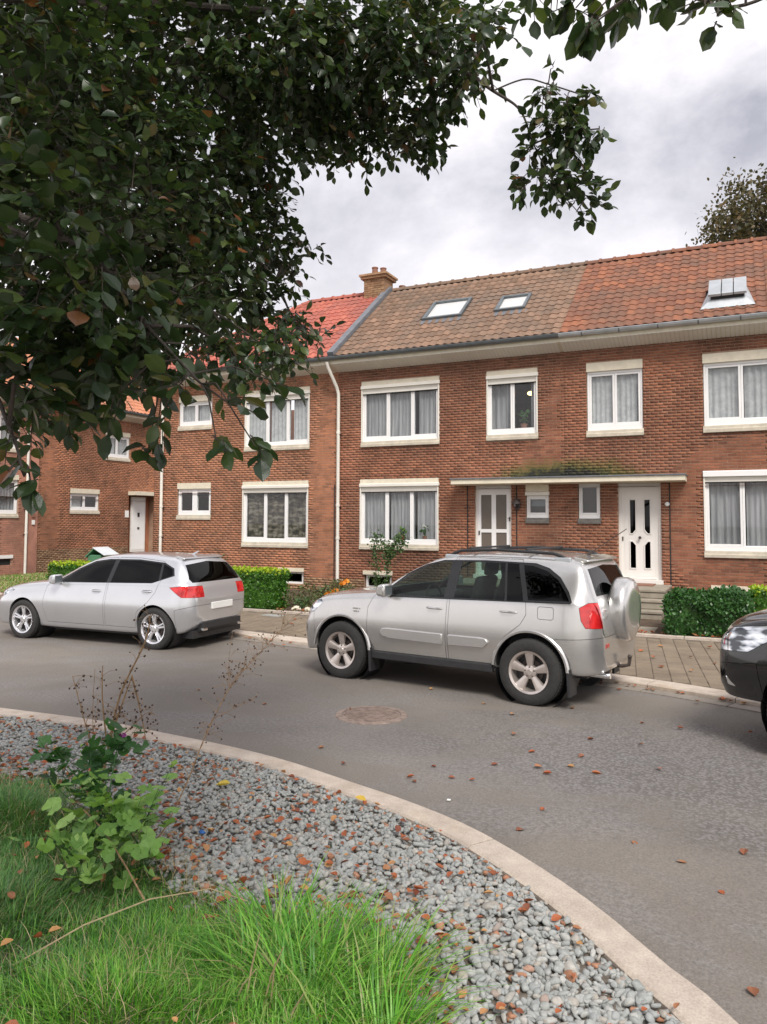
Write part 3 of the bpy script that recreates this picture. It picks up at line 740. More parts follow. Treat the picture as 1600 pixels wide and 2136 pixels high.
def skylight(roof, off, u0, u1, t0, t1, y0, z0, sl_, kind='velux'):
    c, s = cos(sl_), sin(sl_)
    def P(u, t, h): return (u, y0+t*c-h*s, z0+t*s+h*c)
    def slab(m, a, b, p, q, h0, h1):
        v = [P(a, p, h0), P(b, p, h0), P(b, q, h0), P(a, q, h0), P(a, p, h1), P(b, p, h1), P(b, q, h1), P(a, q, h1)]
        m.add(v, [(0, 3, 2, 1), (4, 5, 6, 7), (0, 1, 5, 4), (1, 2, 6, 5), (2, 3, 7, 6), (3, 0, 4, 7)])
    if kind == 'velux':
        m = MB(); w = .075
        slab(m, u0, u0+w, t0, t1, -.02, .11); slab(m, u1-w, u1, t0, t1, -.02, .11); slab(m, u0+w, u1-w, t0, t0+w, -.02, .108); slab(m, u0+w, u1-w, t1-w, t1, -.02, .108)
        f = m.build('skylight', 'zinc_dark', roof, off=off)
        m = MB(); slab(m, u0+w-.01, u1-w+.01, t0+w-.01, t1-w+.01, .06, .075); m.build('pane', 'skylight_glass', f, off=off)
        m = MB(); slab(m, u0+w-.01, u1-w+.01, t0+w-.01, t1-w+.01, .03, .045); m.build('blind_or_sky_panel', 'white_metal', f, off=off)  # white panel under the pane, standing in for the reflected sky
        m = MB(); slab(m, u0-.06, u1+.06, t0-.22, t0, -.0, .045); m.build('flashing', 'lead', f, off=off)
    else:
        m = MB(); a = P(u0-.18, t0-.15, .06); 
        m.add([P(u0-.18, t0-.2, .055), P(u1+.18, t0-.2, .055), P(u1+.02, t1+.12, .055), P(u0-.02, t1+.12, .055), P(u0, t0, .16), P(u1, t0, .16), P(u1-.06, t1, .16), P(u0+.06, t1, .16)], [(0, 1, 5, 4), (1, 2, 6, 5), (2, 3, 7, 6), (3, 0, 4, 7), (4, 5, 6, 7)])
        f = m.build('skylight', 'zinc_light', roof, off=off)
        m = MB(); slab(m, u0+.03, u1-.03, t0+.0, t1-.02, .12, .24); m.build('upstand', 'black_gap', f, off=off)
        n = 3; w = (u1-u0)/n
        for i in range(n):
            m = MB(); slab(m, u0+i*w+.008-.03*(i == 0), u0+(i+1)*w-.008+.03*(i == n-1), t0-.03, t1+.03, .24, .30); m.build('hood_panel', 'zinc_light', f, off=off, bevel=.01)
SL = atan2(8.86-6.17, 20.7-17.15)

# row facing the viewer (houses with red, brown and orange roofs)
WY = 17.6
rowA = lambda u, d, z: (u, WY+d, z)
def off_of(o): return (o.location.x, 0, 0)
def shell(ho, off, u0, u1, depth=7.4, mat='brick_red', left=True, right=True, ridge_y=3.1, zr=8.82):
    m = MB()
    m.quad((u0, depth, 0), (u1, depth, 0), (u1, depth, 6.2), (u0, depth, 6.2))
    for u, on in ((u0+.004, left), (u1-.004, right)):
        if on: m.quad((u, .0, 0), (u, depth, 0), (u, depth, 6.2), (u, 0, 6.2)); m.add([(u, 0, 6.2), (u, depth, 6.2), (u, ridge_y, zr)], [(0, 1, 2)])
    m.quad((u0, ridge_y, zr), (u1, ridge_y, zr), (u1, depth+.4, 6.0), (u0, depth+.4, 6.0))
    m.quad((u0, .0, 2.72), (u1, 0, 2.72), (u1, depth, 2.72), (u0, depth, 2.72))
    m.quad((u0, .0, .6), (u1, 0, .6), (u1, depth, .6), (u0, depth, .6))
    return m.build('rear_shell', mat, ho, off=off)

# --- house with the brown roof
W3 = [(-9.06, -6.89, 1.22, 3.01), (-9.03, -6.87, 3.845, 5.54), (-5.65, -4.41, 3.87, 5.54), (-4.71, -4.17, 1.90, 2.80), (-5.96, -5.06, .63, 2.80), (-8.93, -8.15, .24, .58)]
h3 = root('terraced_house', (-9.72, WY, 0), 'brick terraced house with the brown tiled roof, two skylights and a long downpipe', 'house')
o3 = (-9.72, 0, 0)
wall3 = brick_wall(h3, o3, -9.72, -3.80, 0.0, 5.88, W3, 'brick_red', rowA, seed=3)
shell(h3, o3, -9.72, -3.80)
window(h3, o3, *W3[0], 3, 'A', 'curtain', cseed=1); window(h3, o3, *W3[1], 3, 'A', 'curtain', cseed=2)
w = window(h3, o3, *W3[2], 2, 'A', None, cseed=3)
wavy(-5.6, -5.04, 4.0, 5.4, .22, .03, .11, 'curtain', 4).build('curtain', 'curtain', w, off=o3, smooth='all')
wavy(-4.62, -4.46, 4.0, 5.4, .22, .03, .11, 'curtain', 5).build('curtain', 'curtain', w, off=o3, smooth='all')
window(h3, o3, *W3[3], 1, 'T', None, parts='dark_sill')
MB().box(-4.80, -4.08, .20, .23, 1.85, 2.85).build('dark_room_backing', 'room_dark', h3, off=o3)  # dark board added behind the small pane to stand for the unlit room
MB().box(-4.66, -4.2, .16, .17, 2.30, 2.62).build('blind_or_sky_panel', 'zinc_dark', h3, off=o3)
# --- house with the orange roof
W4 = [(-3.29, -2.065, 3.85, 5.54), (-.845, 1.30, 3.84, 5.53), (-.87, 1.30, 1.20, 2.92), (-3.505, -3.01, 1.895, 2.80), (-2.63, -1.73, .63, 2.80), (-.74, .0, .24, .52)]
h4 = root('terraced_house', (-3.80, WY, 0), 'brick terraced house with the orange tiled roof and a panelled white front door', 'house')
o4 = (-3.80, 0, 0)
wall4 = brick_wall(h4, o4, -3.80, 2.4, 0.0, 5.88, W4, 'brick_red', rowA, seed=4)
shell(h4, o4, -3.80, 2.4, left=False)
window(h4, o4, *W4[0], 2, 'B', 'curtain_white', cseed=6); window(h4, o4, *W4[1], 3, 'B', 'curtain_white', cseed=7)
window(h4, o4, -.87, 1.30, 1.20, 3.03, 3, 'C', 'curtain', cseed=8); window(h4, o4, *W4[3], 1, 'P', None, parts='dark_sill')
MB().box(-3.56, -2.96, .20, .23, 1.85, 2.85).build('dark_room_backing', 'room_dark', h4, off=o4)  # same kind of added dark board, so this pane looks unlit inside
# --- end house on the left
W2 = [(-12.74, -10.61, 1.215, 3.02), (-12.69, -10.59, 3.86, 5.55), (-15.05, -13.84, 1.96, 3.02), (-15.05, -13.84, 4.55, 5.55), (-11.5, -10.74, .26, .58)]
h2 = root('terraced_house', (-15.93, WY, 0), 'brick end house with the red hipped roof, behind the overhanging leaves', 'house')
o2 = (-15.93, 0, 0)
wall2 = brick_wall(h2, o2, -15.93, -9.72, 0.0, 5.88, W2, 'brick_left', rowA, seed=5)
m = MB(); m.quad((-15.92, 0, 0), (-15.92, 7.4, 0), (-15.92, 7.4, 6.1), (-15.92, 0, 6.1)); m.quad((-15.93, 7.4, 0), (-9.72, 7.4, 0), (-9.72, 7.4, 6.2), (-15.93, 7.4, 6.2)); m.quad((-15.9, 0, 2.72), (-9.72, 0, 2.72), (-9.72, 7.4, 2.72), (-15.9, 7.4, 2.72)); m.quad((-15.9, 0, .6), (-9.72, 0, .6), (-9.72, 7.4, .6), (-15.9, 7.4, .6))
m.quad((-12.4, 3.1, 8.8), (-9.72, 3.1, 8.8), (-9.72, 7.8, 6.0), (-12.4, 7.8, 6.0)); m.build('rear_shell', 'brick_left', h2, off=o2)
window(h2, o2, *W2[0], 3, 'A', 'curtain_check', cseed=9); window(h2, o2, *W2[1], 3, 'A', 'curtain_white', cseed=10)
w = window(h2, o2, *W2[2], 2, 'S', None); MB().box(-14.53, -14.36, .036, .1, 2.12, 2.8).build('middle_panel', 'white_frame', w, off=o2)
window(h2, o2, *W2[3], 2, 'S', 'curtain_white', cseed=12)

# cellar windows
for ho, off, (a, b, c, d) in ((h3, o3, W3[5]), (h4, o4, W4[5]), (h2, o2, W2[4])):
    f = MB().box(a+.03, a+.08, .05, .12, c, d).box(b-.08, b-.03, .05, .12, c, d).box(a+.08, b-.08, .052, .12, c, c+.05).box(a+.08, b-.08, .052, .12, d-.05, d)
    w = f.build('cellar_window', 'white_frame', ho, off=off, bevel=.003)
    MB().box(a+.07, b-.07, .08, .086, c+.04, d-.04).build('pane', 'window_glass', w, off=off)
    MB().box(a-.02, b+.02, -.05, .04, d, d+.10).build('lintel', 'cream_lintel', w, off=off, bevel=.005)

# doors
def door_leaf(ho, off, u0, u1, z0, z1):
    m = MB(); m.box(u0, u0+.06, .06, .14, z0, z1).box(u1-.06, u1, .06, .14, z0, z1).box(u0+.06, u1-.06, .062, .14, z1-.07, z1).box(u0-.03, u1+.03, -.06, .16, z0-.03, z0+.06)
    return m.build('door', 'white_door', ho, off=off, bevel=.004)
# panelled door with four narrow lights and a knob
d4 = door_leaf(h4, o4, -2.63, -1.73, .63, 2.80)
lf = MB(); a, b = -2.57, -1.79
cut = []
for (p, q) in ((-2.40, -2.265), (-2.095, -1.96)): cut += [(p, q, .92, 1.52), (p, q, 1.68, 2.44)]
for (p, q, r_, s) in cells_without(a, b, .69, 2.73, cut): lf.box(p, q, .09, .13, r_, s)
lfo = lf.build('door_leaf', 'white_door', d4, off=o4)
for (p, q, r_, s) in cut:
    up = r_ > 1.6; inner = q if p < -2.3 else p; sgn = 1 if p < -2.3 else -1; ch = .07
    outer = p if sgn == 1 else q
    if up: poly = [(outer, s), (outer, r_), (inner-sgn*ch, r_), (inner, r_+ch*1.3), (inner, s)]
    else: poly = [(outer, r_), (outer, s), (inner-sgn*ch, s), (inner, s-ch*1.3), (inner, r_)]
    if sgn == -1: poly = poly[::-1]
    MB().prism([(x, z) for x, z in poly], .105, .109, 'y').build('pane', 'car_glass_dark', d4, off=o4)
    # moulding following the light
    pts = [(x, .088, z) for x, z in poly]; pts.append(pts[0])
    mm = MB()
    for e0, e1 in zip(pts, pts[1:]): mm.tube([e0, e1], .014, 6)
    mm.build('moulding', 'white_door', d4, off=o4, smooth=True)
    # corner filler behind the chamfer
    tri = [(inner, r_ if up else s), (inner-sgn*ch, r_ if up else s), (inner, (r_+ch*1.3) if up else (s-ch*1.3))]
    MB().prism(tri, .093, .125, 'y').build('panel', 'white_door', d4, off=o4)
mm = MB()
for e0, e1 in (((-2.50, .76), (-1.86, .76)), ((-1.86, .76), (-1.86, 2.62)), ((-1.86, 2.62), (-2.50, 2.62)), ((-2.50, 2.62), (-2.50, .76))): mm.tube([(e0[0], .09, e0[1]), (e1[0], .09, e1[1])], .007, 4)
mm.build('moulding', 'white_door', d4, off=o4)
MB().lathe([(.0, -.03), (.03, -.03), (.034, -.015), (.03, .0), (.016, .02), (.016, .06)], 14, 'y', (-2.18, .045, 1.60)).build('knob', 'iron', d4, off=o4, smooth=True)
MB().box(-2.56, -2.535, .075, .09, 1.53, 1.62).build('lock_plate', 'iron', d4, off=o4)
MB().box(-2.52, -1.85, .074, .09, .70, .745).build('weather_bar', 'white_door', d4, off=o4, bevel=.004)
# glazed door with a cross
d3 = door_leaf(h3, o3, -5.96, -5.06, .63, 2.80)
cut = [(-5.83, -5.57, .78, 1.68), (-5.46, -5.20, .78, 1.68), (-5.83, -5.57, 1.76, 2.58), (-5.46, -5.20, 1.76, 2.58)]
lf = MB()
for (p, q, r_, s) in cells_without(-5.90, -5.12, .69, 2.73, cut): lf.box(p, q, .085, .13, r_, s)
lf.build('door_leaf', 'white_frame', d3, off=o3)
for (p, q, r_, s) in cut: MB().box(p, q, .105, .11, r_, s).build('pane', 'frosted_brown', d3, off=o3)
MB().box(-5.13, -5.10, .05, .085, 1.95, 2.05).tube([(-5.115, .05, 2.02), (-5.16, .03, 2.02)], .008, 6).build('handle', 'iron', d3, off=o3)
MB().box(-5.89, -5.86, .07, .085, 1.62, 1.72).build('lock_plate', 'iron', d3, off=o3)
# shared canopy, split at the party wall
for ho, off, a, b in ((h3, o3, -6.37, -3.80), (h4, o4, -3.80, -1.20)):
    la, lb = (a+.0, b) if a < -5 else (a, b)
    prof = [(-.55, 2.815), (0, 2.80), (0, 2.93), (-.55, 2.925)]
    m = MB(); m.prism(prof, a, b, 'x'); c_ = m.build('canopy', 'cream_lintel', ho, off=off, bevel=.006)
    MB().box(a-.02 if a < -5 else a, b+.02 if b > -2 else b, -.58, -.0, 2.93, 2.955).build('canopy_felt', 'lead', c_, off=off)
# narrow dark joints either side of the porches
for ho, off, us in ((h3, o3, (-6.14, -4.93)), (h4, o4, (-1.55,))):
    for u in us: MB().box(u-.012, u+.012, -.016, .001, .1, 2.8).build('joint', 'black_gap', ho, off=off)
# eaves, gutters, roofs
eaves(h3, o3, -9.72, -3.802, 'zinc_dark'); eaves(h4, o4, -3.798, 2.4, 'zinc_light'); eaves(h2, o2, -16.3, -9.722, 'zinc_dark')
SK = [(-7.70, -6.60, 1.68, 2.84), (-5.72, -4.93, 1.68, 2.60)]; SV = (-.68, .02, .62, 1.38)
r3 = roof_plane(h3, o3, -9.60, -3.80, None, 'tile_brown', rowA, slope=SL, holes=SK)
r4 = roof_plane(h4, o4, -3.80, 2.4, None, 'tile_orange', rowA, slope=SL, holes=[(SV[0]-.1, SV[1]+.1, SV[2]-.1, SV[3]+.1)], seed=8)
r2 = roof_plane(h2, o2, -16.0, -9.72, 3.65, 'tile_red', rowA, slope=SL, seed=9)
for s in SK: skylight(r3, o3, *s, -.45, 6.17, SL)
skylight(r4, o4, *SV, -.45, 6.17, SL, 'vent')
ridge(r3, o3, -9.55, -3.80, 3.10, 8.86, 'tile_brown'); ridge(r4, o4, -3.80, 2.4, 3.10, 8.86, 'tile_orange'); ridge(r2, o2, -12.35, -9.75, 3.10, 8.86, 'tile_red')
# hip: left slope and hip tiles
m = MB(); A_ = (-16.3, -.45, 6.17); B_ = (-16.3, 7.8, 6.17); Rg = (-12.38, 3.1, 8.84)
m.add([A_, Rg, B_], [(0, 1, 2)]); m.build('side_slope', 'tile_red', h2, off=o2)
hipv = Vector(Rg)-Vector((-16.1, -.45, 6.17)); nh = int(hipv.length/.36)
for i in range(nh):
    a = Vector((-16.1, -.45, 6.2))+hipv*(i/nh); b = Vector((-16.1, -.45, 6.2))+hipv*((i+1.05)/nh)
    MB().tube([a, b], [.12, .10], 8).build('hip_tile', 'tile_red', r2, off=o2, smooth=True)
# lead flashing up the party wall, standing proud of both roofs
c, s = cos(SL), sin(SL)
def RP(u, t, h): return (u, -.45+t*c-h*s, 6.17+t*s+h*c)
m = MB(); m.add([RP(-9.78, 0, -.05), RP(-9.60, 0, -.05), RP(-9.60, 4.5, -.05), RP(-9.78, 4.5, -.05), RP(-9.78, 0, .15), RP(-9.60, 0, .15), RP(-9.60, 4.5, .15), RP(-9.78, 4.5, .15)], [(0, 3, 2, 1), (4, 5, 6, 7), (0, 1, 5, 4), (1, 2, 6, 5), (2, 3, 7, 6), (3, 0, 4, 7)])
m.build('party_wall_flashing', 'lead', h3, off=o3)
# chimney
ch = MB(); ch.box(-10.38, -9.70, 2.75, 3.35, 8.2, 9.22).box(-10.46, -9.62, 2.67, 3.43, 9.22, 9.30).box(-10.50, -9.58, 2.63, 3.47, 9.30, 9.36)
cho = ch.build('chimney', 'brick_base', h2, off=o2)
for r_ in range(16):
    zz = 8.2+r_*.066
    for i in range(3):
        u = -10.38+i*.23-(.11 if r_ % 2 else 0)
        a, b = max(u+.005, -10.38), min(u+.22, -9.70)
        if b-a > .04: MB().box(a, b, 2.738, 2.76, zz, zz+.055).build('brick', 'brick_base', cho, off=o2)
for u, q in ((-10.16, .0), (-9.88, -.06)): MB().lathe([(.10, 9.36), (.085, 9.62+q), (.10, 9.63+q), (.10, 9.66+q), (.07, 9.66+q)], 12, 'z', (u, 3.05, 0)).build('chimney_pot', 'terracotta', cho, off=o2, smooth=True)
MB().lathe([(.10, 8.5), (.085, 9.1), (.10, 9.12), (.10, 9.16), (.07, 9.16)], 12, 'z', (-9.5, 3.6, 0)).build('vent_pot', 'terracotta', h3, off=o3, smooth=True)
downpipe(h3, o3, -9.67, top=6.05)
downpipe(h2, o2, -15.58, top=6.05, swan=False)
MB().tube([(-9.80, -.03, .3), (-9.80, -.03, 2.9)], .014, 6).build('earth_cable', 'iron', h2, off=o2)
# fittings beside the doors
wl = root('wall_lantern', (-4.90, WY-.12, 2.35), 'black round wall lamp between the glazed door and the small shuttered window', 'wall lamp')
MB().box(-.05, .05, .08, .12, -.09, .09).tube([(0, .1, -.05), (0, .02, -.14), (0, -.06, -.12)], .012, 6).build('bracket', 'iron', wl)
MB().lathe([(.0, .15), (.05, .12), (.10, .05), (.11, .0), (.0, .0)], 14).build('lamp_cap', 'iron', wl, smooth=True)
MB().lathe([(.09, .0), (.095, -.06), (.06, -.13), (.0, -.15)], 14).build('lamp_shade', 'lamp_glass', wl, smooth=True)
mb_ = root('letter_box', (-3.10, WY-.16, .62), 'white letter box on the brick wall, just right of the silver off-road car roof', 'letter box')
MB().box(-.15, .15, 0, .145, 0, .26).prism([(-.02, .26), (.15, .26), (.15, .36), (-.02, .32)], -.165, .165, 'x').build('box', 'white_metal', mb_, bevel=.008)
MB().box(-.11, .11, -.006, .002, .20, .225).build('slot', 'black_gap', mb_)
tag(MB().lathe([(.0, -.04), (.035, -.04), (.05, -.02), (.05, 0)], 12, 'y', (-1.60, WY-.014, 2.33)).build('door_bell', 'white_metal', smooth=True), 'round white bell on the brick right of the panelled white door', 'bell')
# steps to the panelled door, with small landing
def steps(loc, x0, x1, label, yw=WY):
    st = root('stone_steps', (loc[0], loc[1], 0), label, 'steps')
    yb = [15.55, 15.86, 16.17]; zt = [.24, .425, .60]
    prev = .05
    for i in range(3):
        y1 = yb[i+1] if i < 2 else yw-.02
        MB().box(x0+.006-loc[0], x1-.006-loc[0], yb[i]-loc[1], y1-loc[1]+.05, 0, zt[i]-.055).build('riser_course', 'step_stone', st)
        n = 2; w = (x1-x0)/n
        for k in range(n):
            MB().box(x0+k*w+.004-loc[0], x0+(k+1)*w-.004-loc[0], yb[i]-.012-loc[1]-.004*k, yb[i]-loc[1]+.02, prev+.01, zt[i]-.06).build('riser_block', 'step_stone', st, bevel=.006)
            MB().box(x0-.02*(k == 0)+k*w+.003-loc[0], x0+(k+1)*w+.02*(k == n-1)-.003-loc[0], yb[i]-.035-loc[1], y1-loc[1]+.0, zt[i]-.05, zt[i]).build('tread', 'step_stone', st, bevel=.008)
        prev = zt[i]
    return st
steps((-2.2, 15.5), -2.86, -1.55, 'stone steps with three risers below the panelled white door, beside the dark green hedge')
steps((-5.5, 15.5), -6.15, -4.9, 'stone steps below the glazed white door, behind the silver off-road car')
tag(MB().box(-2.45, -1.85, 16.95, 17.5, .603, .622).build('door_mat', 'terracotta'), 'thin reddish brown mat on the landing below the panelled white door', 'door mat')

# --- row standing at a right angle on the far left
WX = -22.3
def rowB(u, d, z): return (WX-d, u, z)
h1 = root('terraced_house', (WX, 18.84, 0), 'brick house turned sideways on the left, plain white door under a short canopy', 'house', rz=pi/2)
W1 = [(20.28, 21.66, 2.16, 3.09), (23.45, 24.24, .66, 2.88), (21.9, 23.2, 4.25, 5.4)]
o1 = (18.84, 0, 0)
wall1 = brick_wall(h1, o1, 18.84, 26.5, 0, 6.0, [W1[0], (23.2, 24.6, .60, 2.95), W1[2]], 'brick_left', rowB, base=.85, seed=11)
w1 = window(h1, o1, *W1[0], 2, 'S', None, cseed=13); MB().box(20.36, 20.9, .14, .15, 2.3, 2.85).build('blind_or_sky_panel', 'curtain_white', w1, off=o1)
window(h1, o1, *W1[2], 2, 'S', 'curtain_white', cseed=14)
m = MB(); m.quad((23.2, .22, .6), (24.6, .22, .6), (24.6, .22, 2.95), (23.2, .22, 2.95)); m.build('porch_wall', 'brick_left', h1, off=o1)
d1 = MB().box(23.45, 24.26, .10, .16, .66, 2.88).build('door', 'white_door', h1, off=o1, bevel=.01)
MB().box(23.50, 24.20, .09, .10, .75, 2.8).build('door_leaf', 'white_frame', d1, off=o1, bevel=.006)
MB().box(23.80, 23.90, .07, .09, 2.08, 2.24).build('door_light', 'black_gap', d1, off=o1); MB().box(23.80, 23.90, .07, .09, 1.58, 1.66).build('letter_slot', 'iron', d1, off=o1)
MB().box(23.15, 24.75, -.45, .0, 2.93, 3.08).build('canopy', 'cream_lintel', h1, off=o1, bevel=.006)
MB().box(23.15, 24.75, -.6, .1, .30, .60).build('doorstep', 'step_stone', h1, off=o1, bevel=.01)
tag(MB().box(WX, WX+.02, 23.0, 23.2, 2.05, 2.32).build('house_sign', 'white_metal'), 'small white plaque on the brick left of the plain white door', 'sign')
h0 = root('terraced_house', (WX, 11.0, 0), 'pinkish brick house cut by the left edge of the photo, with a white downpipe', 'house', rz=pi/2)
o0 = (11.0, 0, 0)
W0 = [(15.9, 18.08, 2.0, 3.45), (15.9, 18.08, 4.2, 5.6), (17.0, 17.88, .42, .66)]
brick_wall(h0, o0, 11.0, 18.84, 0, 6.0, W0, 'brick_pink', rowB, base=-1, seed=12)
window(h0, o0, *W0[0], 3, 'S', 'curtain', cseed=15); window(h0, o0, *W0[1], 3, 'S', 'curtain_white', cseed=16)
f = MB().box(17.0, 17.88, .05, .1, .42, .66).build('cellar_window', 'black_gap', h0, off=o0); MB().box(16.96, 17.92, -.04, .04, .66, .77).build('lintel', 'white_frame', f, off=o0)
MB().box(18.47, 18.84, -.06, -.0, 0, 6.0).build('pier', 'brick_pink', h0, off=o0)
downpipe(h0, o0, 18.36, swan=False, top=6.05, z0=.1)
tag(MB().box(WX+.05, WX+.10, 18.58, 18.7, 2.03, 2.2).build('alarm_box', 'terracotta'), 'small dark red box on the brick pier by the leftmost downpipe', 'alarm box')
tag(MB().box(WX+.05, WX+.10, 18.6, 18.7, 1.78, 1.93).build('bell_box', 'white_metal'), 'small white box just below the dark red box on the brick pier', 'bell')
for ho, off, a, b in ((h1, o1, 18.84, 26.5), (h0, o0, 11.0, 18.84)):
    m = MB(); m.quad((a, 7.4, 0), (b, 7.4, 0), (b, 7.4, 6.2), (a, 7.4, 6.2))
    for u in (a+.005, b-.005): m.quad((u, 0, 0), (u, 7.4, 0), (u, 7.4, 6.1), (u, 0, 6.1))
    m.quad((a, 3.1, 8.8), (b, 3.1, 8.8), (b, 7.8, 6.0), (a, 7.8, 6.0)); m.quad((a, 0, 2.72), (b, 0, 2.72), (b, 7.4, 2.72), (a, 7.4, 2.72)); m.build('rear_shell', 'brick_left', ho, off=off)
    eaves(ho, off, a, b, 'zinc_dark')
    rr = roof_plane(ho, off, a, b, None, 'tile_left', rowB, slope=SL, nparts=300, seed=int(a)); ridge(rr, off, a, b, 3.1, 8.86, 'tile_left')

# ------------------------------------------------------------------ cars
def cage(st, t=0.0, level=2):
    """a closed body from cross-sections, t insets it. station: x, zb, wl, zm, wm, zs, ws, ze, we, zc"""
    if t > .02: st = [s for s in st if st[0][0]+.045 < s[0] < st[-1][0]-.05]
    elif t > 0: st = [s for s in st if st[0][0]+t*1.2 < s[0] < st[-1][0]-t*1.2]
    n = len(st); rows = []
    x0, x1 = st[0][0], st[-1][0]; xm = (x0+x1)/2
    for (x, zb, wl, zm, wm, zs, ws, ze, we, zc) in st:
        xx = x
        P = [(0, zb+t), (wl*.75, zb+t), (wl-t, zb+t), (wl-t+.012, zb+.05+t*.5), (wm-t, zm-.10), (wm-t, zm+.06), (ws+.01-t, zs-.05), (ws-t, zs-t*.2), (ws-.03-t, zs+.035-t*.5),
             (we+.055-t, ze-.075-t*.8), (we-t, ze-.012-t), (we-.06-t, ze+.015+(zc-ze)*.2-t), (we*.5, zc-(zc-ze)*.25-t), (0, zc-t)]
        Q = [P[0], P[1]]
        for y, z in P[2:]: Q.append((y, max(z, Q[-1][1]+.006)))
        rows.append([(xx, y, z) for y, z in Q])
    m = MB(); K = len(rows[0]); R = 2*K-2
    for r in rows:
        m.v += r + [(x, -y, z) for x, y, z in r[-2:0:-1]]
    for i in range(n-1):
        for k in range(R): m.f.append((i*R+k, (i+1)*R+k, (i+1)*R+(k+1) % R, i*R+(k+1) % R))
    # caps as strips of quads
    for i, flip in ((0, False), (n-1, True)):
        for k in range(K-1):
            a, b, c, d = i*R+k, i*R+k+1, i*R+(R-k-1) % R, i*R+(R-k) % R
            f = (a, b, c, d) if k not in (0, K-2) else ((a, b, c) if k == 0 else (a, b, d))
            m.f.append(f if not flip else tuple(reversed(f)))
    me = m.mesh('body'); bm = bmesh.new(); bm.from_mesh(me); bmesh.ops.recalc_face_normals(bm, faces=bm.faces)
    bm.to_mesh(me); bm.free()
    o = bpy.data.objects.new('body', me); COL.objects.link(o)
    s = o.modifiers.new('s', 'SUBSURF'); s.levels = level; s.render_levels = level
    return bake(o)
def bake(o):
    dg = bpy.context.evaluated_depsgraph_get(); me = bpy.data.meshes.new_from_object(o.evaluated_get(dg)); o.modifiers.clear(); old = o.data; o.data = me
    return o
def tmp(mb, name='cutter'):
    me = mb.mesh(name); bm = bmesh.new(); bm.from_mesh(me); bmesh.ops.recalc_face_normals(bm, faces=bm.faces); bm.to_mesh(me); bm.free()
    o = bpy.data.objects.new(name, me); COL.objects.link(o); return o
def dupl(o):
    c = o.copy(); c.data = o.data.copy(); COL.objects.link(c); return c
def boolean(o, cut, op, keep=False):
    src = o.data; n0 = len(src.polygons)
    for solver, self_ in (('EXACT', False), ('EXACT', True), ('FAST', False)):
        o.data = src
        m = o.modifiers.new('b', 'BOOLEAN'); m.operation = op; m.object = cut; m.solver = solver
        if solver == 'EXACT': m.use_self = self_
        bpy.context.view_layer.update(); bake(o); n1 = len(o.data.polygons)
        if n1 > 3 and (op != 'DIFFERENCE' or n1 > n0*.55): break
        print('boolean retried', op, n0, n1)
    if not keep: bpy.data.objects.remove(cut)
    return o
def hollow(a, b):
    bm = bmesh.new(); bm.from_mesh(b.data); bmesh.ops.reverse_faces(bm, faces=bm.faces); bm.from_mesh(a.data); bm.to_mesh(a.data); bm.free(); bpy.data.objects.remove(b); return a
def kill(*os):
    for o in os: bpy.data.objects.remove(o)
def finish(o, name, mat, parent, smooth=True, ang=32):
    o.name = name; o.data.name = name; o.data.materials.clear(); o.data.materials.append(MATS[mat]); o.parent = parent
    if smooth:
        o.data.polygons.foreach_set('use_smooth', [True]*len(o.data.polygons)); o.data.set_sharp_from_angle(angle=radians(ang))
    o.data.update(); return o
def poly_prism(poly, y0, y1, shrink=0):
    if shrink:
        c = np.mean(poly, axis=0); P = []
        n = len(poly)
        for i in range(n):
            a, b, c_ = Vector(poly[i-1]), Vector(poly[i]), Vector(poly[(i+1) % n])
            e1, e2 = (b-a).normalized(), (c_-b).normalized(); n1, n2 = Vector((e1.y, -e1.x)), Vector((e2.y, -e2.x)); k = n1+n2
            k = k/max(.3, k.dot(n1)); 
            P.append(b+k*shrink*(1 if area(poly) < 0 else -1))
        poly = [(p.x, p.y) for p in P]
    return MB().prism(list(poly), y0, y1, 'y')
def area(p): return .5*sum(p[i-1][0]*p[i][1]-p[i][0]*p[i-1][1] for i in range(len(p)))
